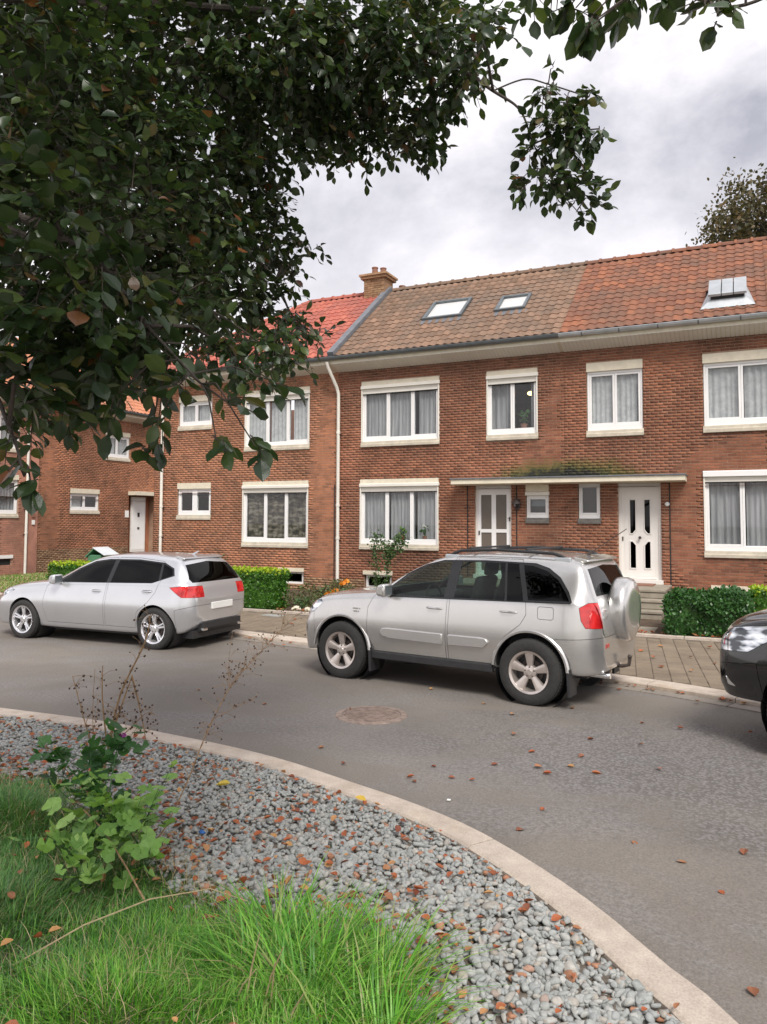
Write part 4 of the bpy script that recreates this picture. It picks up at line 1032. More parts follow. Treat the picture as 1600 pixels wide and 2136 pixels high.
def wheel(parent, x, y, r, rim_r, width, side, spokes, rim_mat, tyre_mat='rubber', twin=False):
    """side: -1 faces -y"""
    s = side
    w = width/2
    tp = [(rim_r-.005, -w*.86), (rim_r+.02, -w*.98), (r-.035, -w), (r-.008, -w*.84), (r, -w*.55), (r, w*.55), (r-.008, w*.84), (r-.035, w), (rim_r+.02, w*.98), (rim_r-.005, w*.86)]
    wh = root('wheel', (x, y, r-.004), None, None); wh.parent = parent
    t = MB().lathe(tp, 48, 'y').build('tyre', tyre_mat, wh, smooth=True)
    # tread blocks
    m = MB()
    for k in range(60):
        a = 2*pi*k/60
        for j, yy in enumerate((-.62, .1)):
            a2 = a+(j*.05); c, s2 = cos(a2), sin(a2); tt = (-s2, c)
            hw_ = .011; q = [(-hw_, yy*w), (hw_, yy*w+.01), (hw_, (yy+.52)*w), (-hw_, (yy+.52)*w-.01)]
            v = []
            for rr in (r-.004, r+.005): v += [(c*rr+tt[0]*u, b, s2*rr+tt[1]*u) for u, b in q]
            m.add(v, [(4, 5, 6, 7), (0, 1, 5, 4), (1, 2, 6, 5), (2, 3, 7, 6), (3, 0, 4, 7)])
    m.build('tread', tyre_mat, t)
    # rim barrel and lip
    o_ = s*w
    rp = [(rim_r-.03, -o_*.8), (rim_r-.035, o_*.3), (rim_r-.02, o_*.86), (rim_r+.004, o_*.97), (rim_r+.004, o_*.86)]
    rim = MB().lathe(rp, 40, 'y').build('rim', rim_mat, wh, smooth=True)
    MB().lathe([(.0, o_*.05), (rim_r-.035, o_*.05)], 32, 'y').build('brake_shield', 'black_plastic', wh, smooth=False)
    MB().lathe([(.0, o_*.2), (.13, o_*.2), (.135, o_*.06)], 32, 'y').build('brake_disc', 'iron', wh, smooth=True)
    hub = MB().lathe([(.0, o_*.80), (.028, o_*.80), (.034, o_*.72), (.07, o_*.66), (.078, o_*.5), (.078, o_*.3)], 24, 'y').build('hub', rim_mat, wh, smooth=True)
    for k in range(5):
        a = 2*pi*k/5+.3; MB().lathe([(.0, o_*.70), (.009, o_*.70), (.011, o_*.6)], 8, 'y', (cos(a)*.052, 0, sin(a)*.052)).build('wheel_nut', 'iron', wh)
    for k in range(spokes):
        for tw in ((-1, 1) if twin else (0,)):
            a = 2*pi*(k+.25)/spokes+tw*.13
            ca, sa = cos(a), sin(a)
            m = MB(); wi, wo = (.020, .016) if twin else (.030, .062)
            R0_, R1_ = .055, rim_r-.012
            ww = [(R0_, wi, .66, .50), ((R0_+R1_)/2, (wi+wo)/2, .76, .5), (R1_, wo, .86, .45)]
            for (rr, hw_, ya, yb) in ww:
                for (u, yy) in ((-hw_, yb), (-hw_*.82, ya-.05), (0, ya+.03), (hw_*.82, ya-.05), (hw_, yb)):
                    m.v.append((ca*rr-sa*u, o_*yy, sa*rr+ca*u))
            for i in range(2):
                for q in range(4): m.f.append((i*5+q, i*5+q+1, (i+1)*5+q+1, (i+1)*5+q))
            m.build('spoke', rim_mat, wh, smooth=True)
    return wh
def lens(mb_body, prism, t_out, name, mat, parent, st):
    pass
def build_car(P):
    if 'zp' in P:
        z_ = P['zp']; P['dlo'] = z_(P['dlo']); P['glass'] = [(a, z_(b), c) for a, b, c in P['glass']]; P['ends'] = [(a, z_(b), c, d, e) for a, b, c, d, e in P['ends']]; P['panels'] = [(a, z_(b), c) for a, b, c in P['panels']]
    st = P['st']; car = root(P.get('name', 'parked_car'), P['loc'], P['label'], P['cat'], None, rz=P['rz'])
    B = cage(st); Bin = cage(st, P.get('t', .021)); In1 = cage(st, .005); In2 = cage(st, .012)
    shell_ = hollow(B, Bin); film = hollow(In1, In2)         # thin skin just under the paint: glass and pillar trim
    WB, ra = P['wb'], P['arch']
    for x in (0, WB): boolean(shell_, tmp(MB().lathe([(0, -1.2), (ra, -1.2), (ra, 1.2), (0, 1.2)], 40, 'y', (x, 0, P['ac']))), 'DIFFERENCE')
    # daylight openings on both sides
    dlo = P['dlo']; trim = dupl(film); boolean(trim, tmp(poly_prism(dlo, -1.3, 1.3)), 'INTERSECT')
    boolean(shell_, tmp(poly_prism(dlo, -1.3, 1.3)), 'DIFFERENCE')
    side_glass = []
    for nm, poly, mat in P['glass']:
        boolean(trim, tmp(poly_prism(poly, -1.3, 1.3)), 'DIFFERENCE')
        for ya, yb in ((-1.3, -.2), (.2, 1.3)):
            g_ = dupl(film); boolean(g_, tmp(poly_prism(poly, ya, yb)), 'INTERSECT'); finish(g_, 'side_window', mat, car)
    finish(trim, 'pillar_trim', 'dark_trim', car)
    for nm, poly, x0, x1, mat in P['ends']:
        c1 = MB().prism(poly, x0, x1, 'x'); g_ = dupl(film); boolean(g_, tmp(c1), 'INTERSECT')
        boolean(shell_, tmp(MB().prism(poly, x0, x1, 'x')), 'DIFFERENCE'); finish(g_, nm, mat, car)
    # lamps let into the skin
    for nm, poly, ysg, x0, mat in P['lamps']:
        for sgn in ysg:
            y0, y1 = (sgn*x0, sgn*1.3); y0, y1 = min(y0, y1), max(y0, y1)
            g_ = dupl(shell_); boolean(g_, tmp(poly_prism(poly, y0, y1, .004)), 'INTERSECT'); finish(g_, nm, mat, car)
            boolean(shell_, tmp(poly_prism(poly, y0, y1)), 'DIFFERENCE')
    # panels with real gaps
    for nm, poly, cfg in P['panels']:
        for sgn in cfg.get('sides', (-1, 1)):
            y0, y1 = (.25*sgn, 1.3*sgn) if not cfg.get('full') else (-1.3, 1.3); y0, y1 = min(y0, y1), max(y0, y1)
            d_ = dupl(shell_); boolean(d_, tmp(poly_prism(poly, y0, y1, .005)), 'INTERSECT')
            boolean(shell_, tmp(poly_prism(poly, y0, y1)), 'DIFFERENCE')
            finish(d_, nm, P['paint'], car)
            for hx, hz, hl in cfg.get('handles', ()):
                yy = sgn*(P['hw'](hx, hz)+.0)
                MB().prism([(hx-hl/2, hz-.02), (hx-hl/2+.03, hz-.034), (hx+hl/2-.03, hz-.034), (hx+hl/2, hz-.02), (hx+hl/2, hz+.012), (hx+hl/2-.02, hz+.022), (hx-hl/2+.02, hz+.022), (hx-hl/2, hz+.012)], yy-sgn*.01, yy+sgn*.002, 'y').build('handle_shade_plate', 'dark_trim', d_)  # flat dark plate, the shade of a recess put into its colour
                MB().tube([(hx-hl/2+.01, yy, hz+.004), (hx-hl/4, yy+sgn*.030, hz+.004), (hx+hl/4, yy+sgn*.030, hz+.004), (hx+hl/2-.01, yy, hz+.004)], .013, 8).build('handle', P['paint'], d_, smooth=True)
    finish(shell_, 'body', P['paint'], car)
    kill(film)
    # underbody, cabin tub
    u = MB(); u.box(-.55, WB+.45, -.62, .62, P['zf']-.12, P['zf']); u.box(.45, WB-.45, -.72, .72, P['zf'], P['zf']+.05)
    u.build('underbody', 'black_plastic', car)
    for x_ in (0, WB):
        MB().lathe([(ra+.01, -.80), (ra+.01, -.45), (.1, -.45)], 28, 'y', (x_, 0, P['ac'])).build('wheel_liner', 'black_plastic', car)
        MB().lathe([(.1, .45), (ra+.01, .45), (ra+.01, .80)], 28, 'y', (x_, 0, P['ac'])).build('wheel_liner', 'black_plastic', car)
    zs = P['seat']
    for x, ys in ((P['sx'], (-.36, .36)), (P['sx']-.85, (-.36, .36))):
        for y in ys:
            s_ = MB().box(x-.24, x+.26, y-.24, y+.24, zs-.15, zs+.02).build('seat', 'seat_fabric', car, bevel=.03)
            MB().prism([(x-.22, zs), (x-.38, zs+.58), (x-.28, zs+.60), (x-.10, zs+.02)], y-.23, y+.23, 'y').build('backrest', 'seat_fabric', s_, bevel=.04)
            MB().prism([(x-.42, zs+.60), (x-.45, zs+.80), (x-.36, zs+.81), (x-.32, zs+.60)], y-.13, y+.13, 'y').build('headrest', 'seat_fabric', s_, bevel=.04)
    MB().prism([(P['dx'], zs-.1), (P['dx']+.5, zs-.1), (P['dx']+.5, P['dz']-.04), (P['dx']+.2, P['dz']), (P['dx'], P['dz']-.05)], -.70, .70, 'y').build('dashboard', 'black_plastic', car, bevel=.03)
    sw = MB(); cx_, cz_ = P['dx']-.12, P['dz']-.06
    pts = [(cx_+.08*cos(a)*.45, -.36*P['drv']+.18*sin(a), cz_+.17*cos(a)) for a in np.linspace(0, 2*pi, 21)]
    sw.tube(pts, .014, 6, cap=False); sw.tube([(cx_, -.36*P['drv']-.15, cz_), (cx_, -.36*P['drv']+.15, cz_)], .012, 6); sw.build('steering_wheel', 'black_plastic', car, smooth=True)
    for x, yy in ((0, 1), (0, -1), (WB, 1), (WB, -1)):
        wheel(car, x, yy*(P['track']), P['wr'], P['rr'], P['ww'], yy, P['spokes'], P['rim'], twin=P.get('twin', False))
    # mirrors
    for s in (-1, 1):
        mx_, mz = P['mir']; yb = P['hw'](mx_, mz)
        ya, yc = sorted((s*(yb+.03), s*(yb+.23)))
        mo = MB().prism([(mx_-.05, mz-.055), (mx_+.06, mz-.04), (mx_+.085, mz+.02), (mx_+.05, mz+.09), (mx_-.05, mz+.105)], ya, yc, 'y').build('mirror', P['paint'], car, smooth=True, bevel=.028)
        MB().box(mx_-.054, mx_-.051, ya+.03, yc-.03, mz-.03, mz+.08).build('mirror_glass', 'zinc_dark', mo)
        MB().tube([(mx_+.01, s*(yb-.03), mz-.03), (mx_+.02, s*(yb+.10), mz-.02)], .025, 8).build('mirror_foot', 'dark_trim', mo)
    return car
def interp_hw(st):
    S = sorted(st); X = [s[0] for s in S]
    def f(x, z):
        zm, wm, zs, ws, ze, we = [float(np.interp(x, X, [s[k] for s in S])) for k in (3, 4, 5, 6, 7, 8)]
        return float(np.interp(z, [zm-.2, zm, zs, ze], [wm-.01, wm-.003, ws, we]))
    return f
# --- silver off-road car. x runs forward from the rear axle
ST = [(-.875, .44, .62, .56, .755, .66, .74, .69, .68, .70), (-.862, .40, .68, .60, .79, .74, .765, .80, .71, .82), (-.838, .37, .72, .64, .805, .90, .775, .97, .72, 1.0), (-.80, .35, .75, .68, .825, 1.0, .785, 1.07, .71, 1.10),
      (-.755, .34, .77, .70, .838, 1.05, .79, 1.16, .70, 1.19), (-.66, .33, .78, .70, .848, 1.08, .805, 1.36, .655, 1.40), (-.585, .33, .79, .70, .853, 1.09, .815, 1.50, .615, 1.555), (-.52, .33, .79, .70, .856, 1.095, .815, 1.535, .605, 1.60), (-.40, .33, .80, .70, .86, 1.095, .82, 1.55, .60, 1.625), (-.1, .33, .80, .70, .865, 1.09, .825, 1.57, .605, 1.648),
      (.35, .33, .80, .70, .867, 1.08, .828, 1.58, .61, 1.658), (.8, .33, .80, .70, .868, 1.07, .828, 1.58, .615, 1.655), (1.12, .33, .80, .70, .868, 1.06, .828, 1.555, .62, 1.622), (1.38, .33, .80, .70, .868, 1.055, .826, 1.475, .64, 1.535), (1.62, .33, .80, .70, .868, 1.05, .822, 1.355, .67, 1.405), (1.84, .33, .80, .70, .868, 1.045, .82, 1.21, .705, 1.25),
      (2.0, .33, .80, .70, .868, 1.03, .82, 1.095, .735, 1.135), (2.12, .33, .80, .70, .868, 1.02, .82, 1.07, .74, 1.105), (2.45, .33, .80, .70, .868, 1.0, .825, 1.045, .735, 1.09), (2.8, .32, .79, .68, .86, .955, .82, 1.005, .71, 1.05), (3.0, .30, .78, .64, .845, .885, .80, .95, .67, .995), (3.10, .28, .74, .60, .80, .77, .74, .85, .60, .90), (3.17, .27, .66, .56, .70, .68, .64, .74, .52, .78), (3.22, .30, .50, .50, .56, .60, .52, .64, .44, .67), (3.235, .36, .40, .48, .47, .56, .44, .60, .38, .62)]
def tail(st, x0, k, tp):
    out = []
    for s in st:
        x = s[0]; d = max(0, min(1, (x0-x)/(x0-st[0][0]))); t = 1-tp*d**3.0
        out.append((x if x > x0 else x0+(x-x0)*k, s[1], s[2]*t, s[3], s[4]*t, s[5], s[6]*t, s[7], s[8]*(1-(1-t)*.8), s[9]))
    return out
RX = lambda x: x if x > -.3 else -.3+(x+.3)*.76
RP_ = lambda poly: [(RX(x), z) for x, z in poly]
ZR = lambda z: z if z < 1.05 else 1.05+(z-1.05)*.93
ZP = lambda poly: [(x, ZR(z)) for x, z in poly]
ST = [s[:7]+(ZR(s[7]), s[8], ZR(s[9])) for s in tail(ST, -.3, .76, .27)]
hwS = interp_hw(ST)
suv = build_car(dict(st=ST, zp=ZP, name='parked_car', loc=(0, 0, 0), rz=0, label='silver four-door off-road car with roof rails and a spare wheel on its tailgate', cat='car', wb=2.49, arch=.415, ac=.355,
    dlo=[(1.98, 1.035), (1.62, 1.345), (1.40, 1.46), (1.15, 1.525), (.6, 1.54), (.0, 1.525), (-.16, 1.475), (-.30, 1.375), (-.41, 1.22), (-.455, 1.11), (-.44, 1.09)],
    glass=[('f', [(1.90, 1.075), (1.57, 1.355), (1.36, 1.46), (1.14, 1.505), (1.03, 1.51), (1.06, 1.075)], 'car_glass'), ('r', [(.93, 1.08), (.90, 1.515), (.36, 1.515), (.30, 1.085)], 'car_glass'), ('rq', [(.275, 1.085), (.335, 1.515), (.20, 1.51), (.08, 1.09)], 'car_glass_dark'),
           ('q', [(.03, 1.105), (.14, 1.50), (.02, 1.49), (-.14, 1.44), (-.28, 1.34), (-.38, 1.20), (-.425, 1.115)], 'car_glass_dark')],
    ends=[('windscreen', [(-.70, 1.13), (.70, 1.13), (.60, 1.50), (0, 1.545), (-.60, 1.50)], 1.0, 2.3, 'car_glass'), ('rear_window', [(-.58, 1.17), (.58, 1.17), (.53, 1.47), (0, 1.50), (-.53, 1.47)], -.85, -.36, 'car_glass')],
    lamps=[('tail_lamp', [(-.60, 1.10), (-.525, 1.05), (-.545, .92), (-.585, .84), (-.85, .82), (-.85, 1.11)], (-1, 1), .60, 'tail_lamp_red'), ('headlight', [(3.35, .73), (2.93, .80), (2.80, .915), (2.9, 1.0), (3.35, .92)], (-1, 1), .42, 'headlight_lens')],
    panels=[('front_door', [(2.06, .38), (2.10, .60), (2.10, .90), (2.03, 1.03), (1.64, 1.38), (1.42, 1.50), (1.16, 1.56), (.985, 1.57), (1.0, 1.05), (1.02, .38)], dict(handles=[(1.16, .945, .22)])),
            ('rear_door', [(.995, .38), (.975, 1.05), (.955, 1.57), (.16, 1.565), (.045, 1.10), (.035, .95), (.10, .84), (.28, .70), (.40, .52), (.43, .38)], dict(handles=[(.24, .965, .22)])),
            ('fuel_flap', [(-.09, .93), (-.09, 1.03), (-.11, 1.045), (-.25, 1.045), (-.27, 1.03), (-.27, .93), (-.25, .91), (-.11, .91)], dict(sides=(-1,) if False else (1,))),
            ('rear_bumper', [(-.24, .715), (-1.0, .755), (-1.0, .3), (-.24, .3)], dict(full=True, sides=(1,))), ('front_bumper', [(2.94, .80), (2.90, .3), (3.5, .3), (3.5, .70), (3.1, .74)], dict(full=True, sides=(1,)))],
    paint='silver_paint', hw=hwS, zf=.42, seat=.72, sx=1.05, dx=1.55, dz=1.06, drv=-1, track=.765, wr=.350, rr=.222, ww=.235, spokes=5, rim='alloy', mir=(1.80, 1.10)))
# fender lips, door mouldings, sills, mud flaps, rails, aerial, badge, spare wheel and tow bar
for s in (-1, 1):
    for x in (0, 2.49):
        m = MB(); n = 26
        for i in range(n+1):
            a = radians(4)+radians(172)*i/n
            for rr, yy in ((.409, .835), (.409, .864), (.430, .867), (.448, .852)):
                xx, zz = x+rr*cos(a), .355+rr*sin(a); m.v.append((xx, s*yy, zz))
        for i in range(n):
            for q in range(3): m.f.append((i*4+q, (i+1)*4+q, (i+1)*4+q+1, i*4+q+1))
        m.build('wheel_arch_lip', 'silver_paint', suv, smooth=True)
        fx = x-.40
        MB().prism([(fx-.005, .42), (fx-.02, .13), (fx-.05, .135), (fx-.045, .42)], s*.66, s*.86, 'y').build('mud_flap', 'black_plastic', suv, bevel=.006)
    for (a, b) in ((1.05, 1.90), (.47, .975)):
        y = s*.871
        if b > 1: pr = [(a, .545), (a, .665), (b-.10, .675), (b-.03, .665), (b, .625), (b-.03, .575), (b-.14, .555)]
        else: pr = [(a+.06, .555), (a, .62), (a+.03, .655), (a+.10, .665), (b, .665), (b, .545)]
        MB().prism(pr, y-s*.02, y+s*.014, 'y').build('door_moulding', 'silver_paint', suv, bevel=.008, smooth=True)
    MB().prism([(.44, .29), (2.06, .29), (2.06, .375), (.44, .375)], s*.77, s*.835, 'y').build('side_sill', 'black_plastic', suv, bevel=.01)
    zr = lambda x: float(np.interp(x, [-.35, -.2, .5, 1.0, 1.15], [1.52, 1.585, 1.612, 1.59, 1.515]))
    xs_ = np.linspace(-.35, 1.15, 17)
    MB().tube([(x, s*.555, zr(x)+.012) for x in xs_], [.012]+[.018]*15+[.012], 8).build('roof_rail', 'black_plastic', suv, smooth=True)
    for x in (-.28, 1.08): MB().box(x-.09, x+.09, s*.555-.028, s*.555+.028, 1.50, 1.56).build('rail_foot', 'zinc_light', suv, bevel=.015)
for x in (.85, .15): MB().tube([(x, -.55, 1.635), (x, .55, 1.635)], .013, 8).build('roof_bar', 'black_plastic', suv, smooth=True)
MB().tube([(-.38, .05, 1.57), (-.44, .05, 1.625)], .02, 8).tube([(-.41, .05, 1.60), (-.82, .05, 1.87)], .005, 6).build('aerial', 'iron', suv)
MB().prism([(-.38, 1.57), (-.54, 1.535), (-.55, 1.518), (-.49, 1.508), (-.40, 1.53)], -.52, .52, 'y').build('roof_spoiler', 'silver_paint', suv, bevel=.008, smooth=True)
sp = MB().lathe([(.0, -1.055), (.20, -1.06), (.30, -1.052), (.335, -1.03), (.35, -.99), (.35, -.90), (.335, -.87)], 40, 'x', (.19, -.03, .985)).build('spare_wheel_cover', 'silver_paint', suv, smooth=True)
MB().lathe([(.34, -.93), (.345, -.86), (.2, -.85), (0, -.85)], 40, 'x', (.175, -.03, .985)).build('spare_tyre', 'rubber', suv, smooth=True)
for zz in (.93, 1.0): MB().box(-.725, -.68, .46, .54, zz, zz+.025).build('badge', 'chrome', suv)
MB().box(-.735, -.70, .44, .56, .62, .67).build('rear_reflector', 'tail_lamp_red', suv, bevel=.005)
MB().box(-.735, -.70, -.56, -.44, .62, .67).build('rear_reflector', 'tail_lamp_red', suv, bevel=.005)
MB().tube([(-.5, 0, .36), (-.74, 0, .36), (-.81, 0, .38), (-.82, 0, .45)], .02, 8).ell((-.82, 0, .47), (.025, .025, .025)).build('tow_bar', 'iron', suv, smooth=True)
MB().tube([(-.4, .5, .33), (-.76, .5, .33)], .028, 10).build('exhaust', 'chrome', suv, smooth=True)
MB().box(2.22, 2.30, .868, .876, .87, .885).box(2.23, 2.29, .868, .876, .835, .85).build('side_badge', 'chrome', suv)
MB().box(3.19, 3.24, -.22, .22, .66, .71).build('grille_bar', 'chrome', suv)
MB().box(3.19, 3.25, -.26, .26, .45, .56).build('number_plate', 'number_plate', suv)
for s in (-1,): MB().tube([(2.02, -.5, 1.125), (2.06, .1, 1.125), (2.0, .2, 1.14)], .009, 6).build('wiper', 'black_plastic', suv)
# heading measured from the wheels: forward is -X with a little +Y; local +y is the side nearest the viewer after turning
ang = atan2(sin(radians(180-8)), cos(radians(180-8)))
suv.rotation_euler = (0, 0, ang)
lat = Vector((-sin(ang), cos(ang)))          # local +y in the world
near = Vector((-2.153, 8.107)); c0 = near - lat*(.765+.107)
suv.location = (c0.x, c0.y, 0)

# --- light silver hatchback
HT = [(-.72, .42, .55, .55, .74, .66, .74, .70, .66, .72), (-.70, .38, .62, .58, .80, .76, .80, .80, .69, .83), (-.66, .36, .70, .60, .83, .86, .81, .93, .69, .96), (-.60, .30, .76, .62, .86, .93, .81, 1.02, .68, 1.05),
      (-.50, .24, .78, .62, .875, .97, .815, 1.12, .65, 1.16), (-.36, .22, .79, .62, .885, .975, .82, 1.25, .60, 1.30), (-.24, .22, .80, .62, .888, .975, .82, 1.32, .58, 1.385), (-.05, .22, .80, .62, .89, .97, .82, 1.345, .575, 1.41),
      (.4, .20, .80, .62, .89, .96, .825, 1.37, .58, 1.43), (.9, .20, .80, .62, .89, .95, .825, 1.375, .585, 1.435), (1.3, .20, .80, .62, .89, .94, .825, 1.345, .59, 1.40), (1.6, .20, .80, .62, .89, .93, .825, 1.25, .62, 1.30), (1.9, .20, .80, .62, .89, .92, .825, 1.10, .66, 1.14),
      (2.15, .20, .80, .62, .89, .905, .825, .975, .70, 1.01), (2.35, .20, .80, .62, .888, .89, .825, .93, .71, .965), (2.8, .20, .80, .60, .885, .85, .82, .89, .69, .93), (3.15, .19, .78, .58, .86, .79, .79, .83, .65, .87), (3.38, .18, .73, .54, .79, .70, .73, .75, .58, .79), (3.50, .19, .62, .48, .66, .60, .60, .65, .50, .68), (3.56, .26, .48, .44, .52, .54, .48, .57, .42, .59)]
HT = tail(HT, -.1, .84, .22)
hwH = interp_hw(HT)
hat = build_car(dict(st=HT, name='parked_car', loc=(0, 0, 0), rz=0, label='light silver hatchback with red wraparound tail lights parked on the left', cat='car', wb=2.70, arch=.35, ac=.32,
    dlo=[(2.10, .935), (1.70, 1.16), (1.40, 1.285), (1.1, 1.325), (.5, 1.33), (.0, 1.29), (-.20, 1.21), (-.26, 1.10), (.1, .985)],
    glass=[('f', [(2.0, .955), (1.66, 1.155), (1.38, 1.265), (1.10, 1.305), (.98, 1.31), (1.0, .96)], 'car_glass_dark'), ('r', [(.92, .965), (.90, 1.31), (.5, 1.31), (.06, 1.275), (.0, 1.02), (.12, .985)], 'car_glass_dark'), ('q', [(-.04, 1.04), (.02, 1.27), (-.17, 1.20), (-.22, 1.11)], 'car_glass_dark')],
    ends=[('windscreen', [(-.68, 1.0), (.68, 1.0), (.58, 1.30), (0, 1.345), (-.58, 1.30)], 1.2, 2.5, 'car_glass_dark'), ('rear_window', [(-.62, 1.0), (.62, 1.0), (.64, 1.05), (.54, 1.26), (0, 1.30), (-.54, 1.26), (-.64, 1.05)], -.75, -.13, 'car_glass_dark')],
    lamps=[('tail_lamp', [(-.24, .935), (-.34, .86), (-.44, .785), (-.9, .765), (-.9, .945), (-.42, .955)], (-1, 1), .44, 'tail_lamp_red'), ('headlight', [(3.7, .60), (3.25, .66), (2.95, .78), (3.1, .82), (3.7, .74)], (-1, 1), .40, 'headlight_lens')],
    panels=[('front_door', [(2.20, .30), (2.26, .60), (2.22, .86), (2.16, .93), (1.74, 1.18), (1.42, 1.31), (1.12, 1.35), (.95, 1.355), (.97, .9), (1.0, .30)], dict(handles=[(1.15, .83, .20)])),
            ('rear_door', [(.97, .30), (.94, .9), (.92, 1.355), (.5, 1.355), (.02, 1.31), (-.06, 1.05), (.0, .85), (.12, .70), (.32, .55), (.38, .30)], dict(handles=[(.16, .86, .20)])),
            ('rear_bumper', [(-.36, .60), (-.60, .66), (-1.0, .68), (-1.0, .1), (-.36, .1)], dict(full=True, sides=(1,)))],
    paint='light_silver_paint', hw=hwH, zf=.28, seat=.52, sx=1.15, dx=1.7, dz=.92, drv=-1, track=.785, wr=.315, rr=.222, ww=.205, spokes=5, rim='alloy_bright', mir=(1.95, .97), twin=True, t=.035))
MB().prism([(-.635, .40), (-.64, .30), (-.54, .22), (-.36, .20), (-.36, .25), (-.50, .33)], -.50, .50, 'y').build('diffuser', 'black_plastic', hat, bevel=.01)
for s in (-1, 1): MB().box(-.655, -.60, s*.46-.06, s*.46+.06, .27, .31).build('exhaust', 'chrome', hat, bevel=.01)
MB().box(-.635, -.60, -.27, .27, .58, .68).build('number_plate', 'number_plate', hat, bevel=.004)
MB().prism([(-.12, 1.395), (-.26, 1.365), (-.27, 1.345), (-.2, 1.335), (-.1, 1.37)], -.50, .50, 'y').build('roof_spoiler', 'light_silver_paint', hat, bevel=.006, smooth=True)
MB().tube([(-.05, 0, 1.40), (-.16, 0, 1.455)], [.02, .008], 8).build('aerial', 'light_silver_paint', hat, smooth=True)
MB().tube([(-.485, -.05, 1.05), (-.43, .32, 1.09)], .009, 6).build('wiper', 'black_plastic', hat)
ang = atan2(-.035, -1); hat.rotation_euler = (0, 0, ang); lat = Vector((-sin(ang), cos(ang)))
c0 = Vector((-8.15, 9.03))-lat*(.785+.10); hat.location = (c0.x, c0.y, 0)

# --- black car, only its front corner in view
KT = [(-.9, .50, .6, .60, .78, .80, .78, .9, .70, .95), (-.85, .45, .7, .65, .85, 1.0, .82, 1.1, .70, 1.15), (-.7, .4, .8, .72, .9, 1.12, .85, 1.45, .66, 1.5), (-.5, .36, .82, .75, .92, 1.13, .86, 1.62, .63, 1.68), (.4, .36, .82, .76, .925, 1.12, .86, 1.68, .64, 1.74), (1.0, .36, .82, .76, .925, 1.11, .86, 1.66, .65, 1.73), (1.5, .36, .82, .76, .925, 1.10, .86, 1.52, .68, 1.58), (1.95, .36, .82, .76, .925, 1.11, .86, 1.25, .74, 1.30),
      (2.15, .36, .82, .76, .925, 1.12, .86, 1.20, .76, 1.24), (2.7, .36, .82, .76, .92, 1.12, .86, 1.19, .75, 1.23), (3.05, .40, .80, .74, .90, 1.09, .84, 1.16, .72, 1.20), (3.28, .40, .76, .72, .86, 1.04, .81, 1.12, .68, 1.15), (3.42, .40, .70, .68, .80, .96, .76, 1.04, .62, 1.07), (3.50, .42, .60, .62, .70, .86, .68, .94, .56, .96), (3.53, .46, .50, .62, .60, .80, .58, .86, .48, .88)]
blk = build_car(dict(st=KT, name='parked_car', loc=(0, 0, 0), rz=0, label='glossy black car with chrome headlights, only its front corner in view at the right edge', cat='car', wb=2.70, arch=.42, ac=.37,
    dlo=[(1.98, 1.10), (1.5, 1.43), (1.2, 1.58), (.4, 1.62), (-.4, 1.58), (-.62, 1.2), (-.5, 1.15)],
    glass=[('f', [(1.9, 1.12), (1.45, 1.42), (1.15, 1.56), (1.02, 1.57), (1.05, 1.12)], 'car_glass_dark'), ('r', [(.93, 1.13), (.9, 1.59), (.1, 1.58), (.0, 1.14)], 'car_glass_dark')],
    ends=[('windscreen', [(-.7, 1.2), (.7, 1.2), (.6, 1.56), (-.6, 1.56)], 1.1, 2.4, 'car_glass_dark'), ('rear_window', [(-.6, 1.25), (.6, 1.25), (.55, 1.5), (-.55, 1.5)], -1.0, -.5, 'car_glass_dark')],
    lamps=[('headlight', [(3.7, .80), (3.20, .84), (2.92, 1.02), (3.05, 1.08), (3.7, .98)], (-1, 1), .36, 'headlight_lens')],
    panels=[('front_door', [(2.15, .42), (2.2, .8), (2.1, 1.08), (1.55, 1.46), (1.2, 1.63), (.98, 1.65), (1.0, .42)], dict(handles=[(1.15, .98, .2)])), ('front_bumper', [(3.13, .76), (3.06, .2), (3.7, .2), (3.7, .68)], dict(full=True, sides=(1,)))],
    paint='black_paint', hw=interp_hw(KT), zf=.45, seat=.75, sx=1.1, dx=1.6, dz=1.1, drv=-1, track=.80, wr=.36, rr=.24, ww=.225, spokes=6, rim='alloy_bright', mir=(1.9, 1.13), t=.035))
for s in (-1, 1):
    MB().prism([(3.26, .50), (3.40, .53), (3.42, .61), (3.28, .60)], s*.60, s*.79, 'y').build('fog_lamp', 'chrome', blk, bevel=.015)
    MB().tube([(3.05, s*.86, .74), (3.20, s*.83, .66), (3.33, s*.76, .62), (3.42, s*.66, .60)], [.012, .02, .02, .012], 8).build('chrome_strip', 'chrome', blk, smooth=True)
MB().box(3.49, 3.55, -.40, .40, .64, .72).build('grille_bar', 'chrome', blk, bevel=.01)
ang = atan2(sin(radians(163)), cos(radians(163))); blk.rotation_euler = (0, 0, ang)
nose = Vector((-.10, 8.24)); c0 = nose-Vector((cos(ang), sin(ang)))*3.53; blk.location = (c0.x, c0.y, 0)

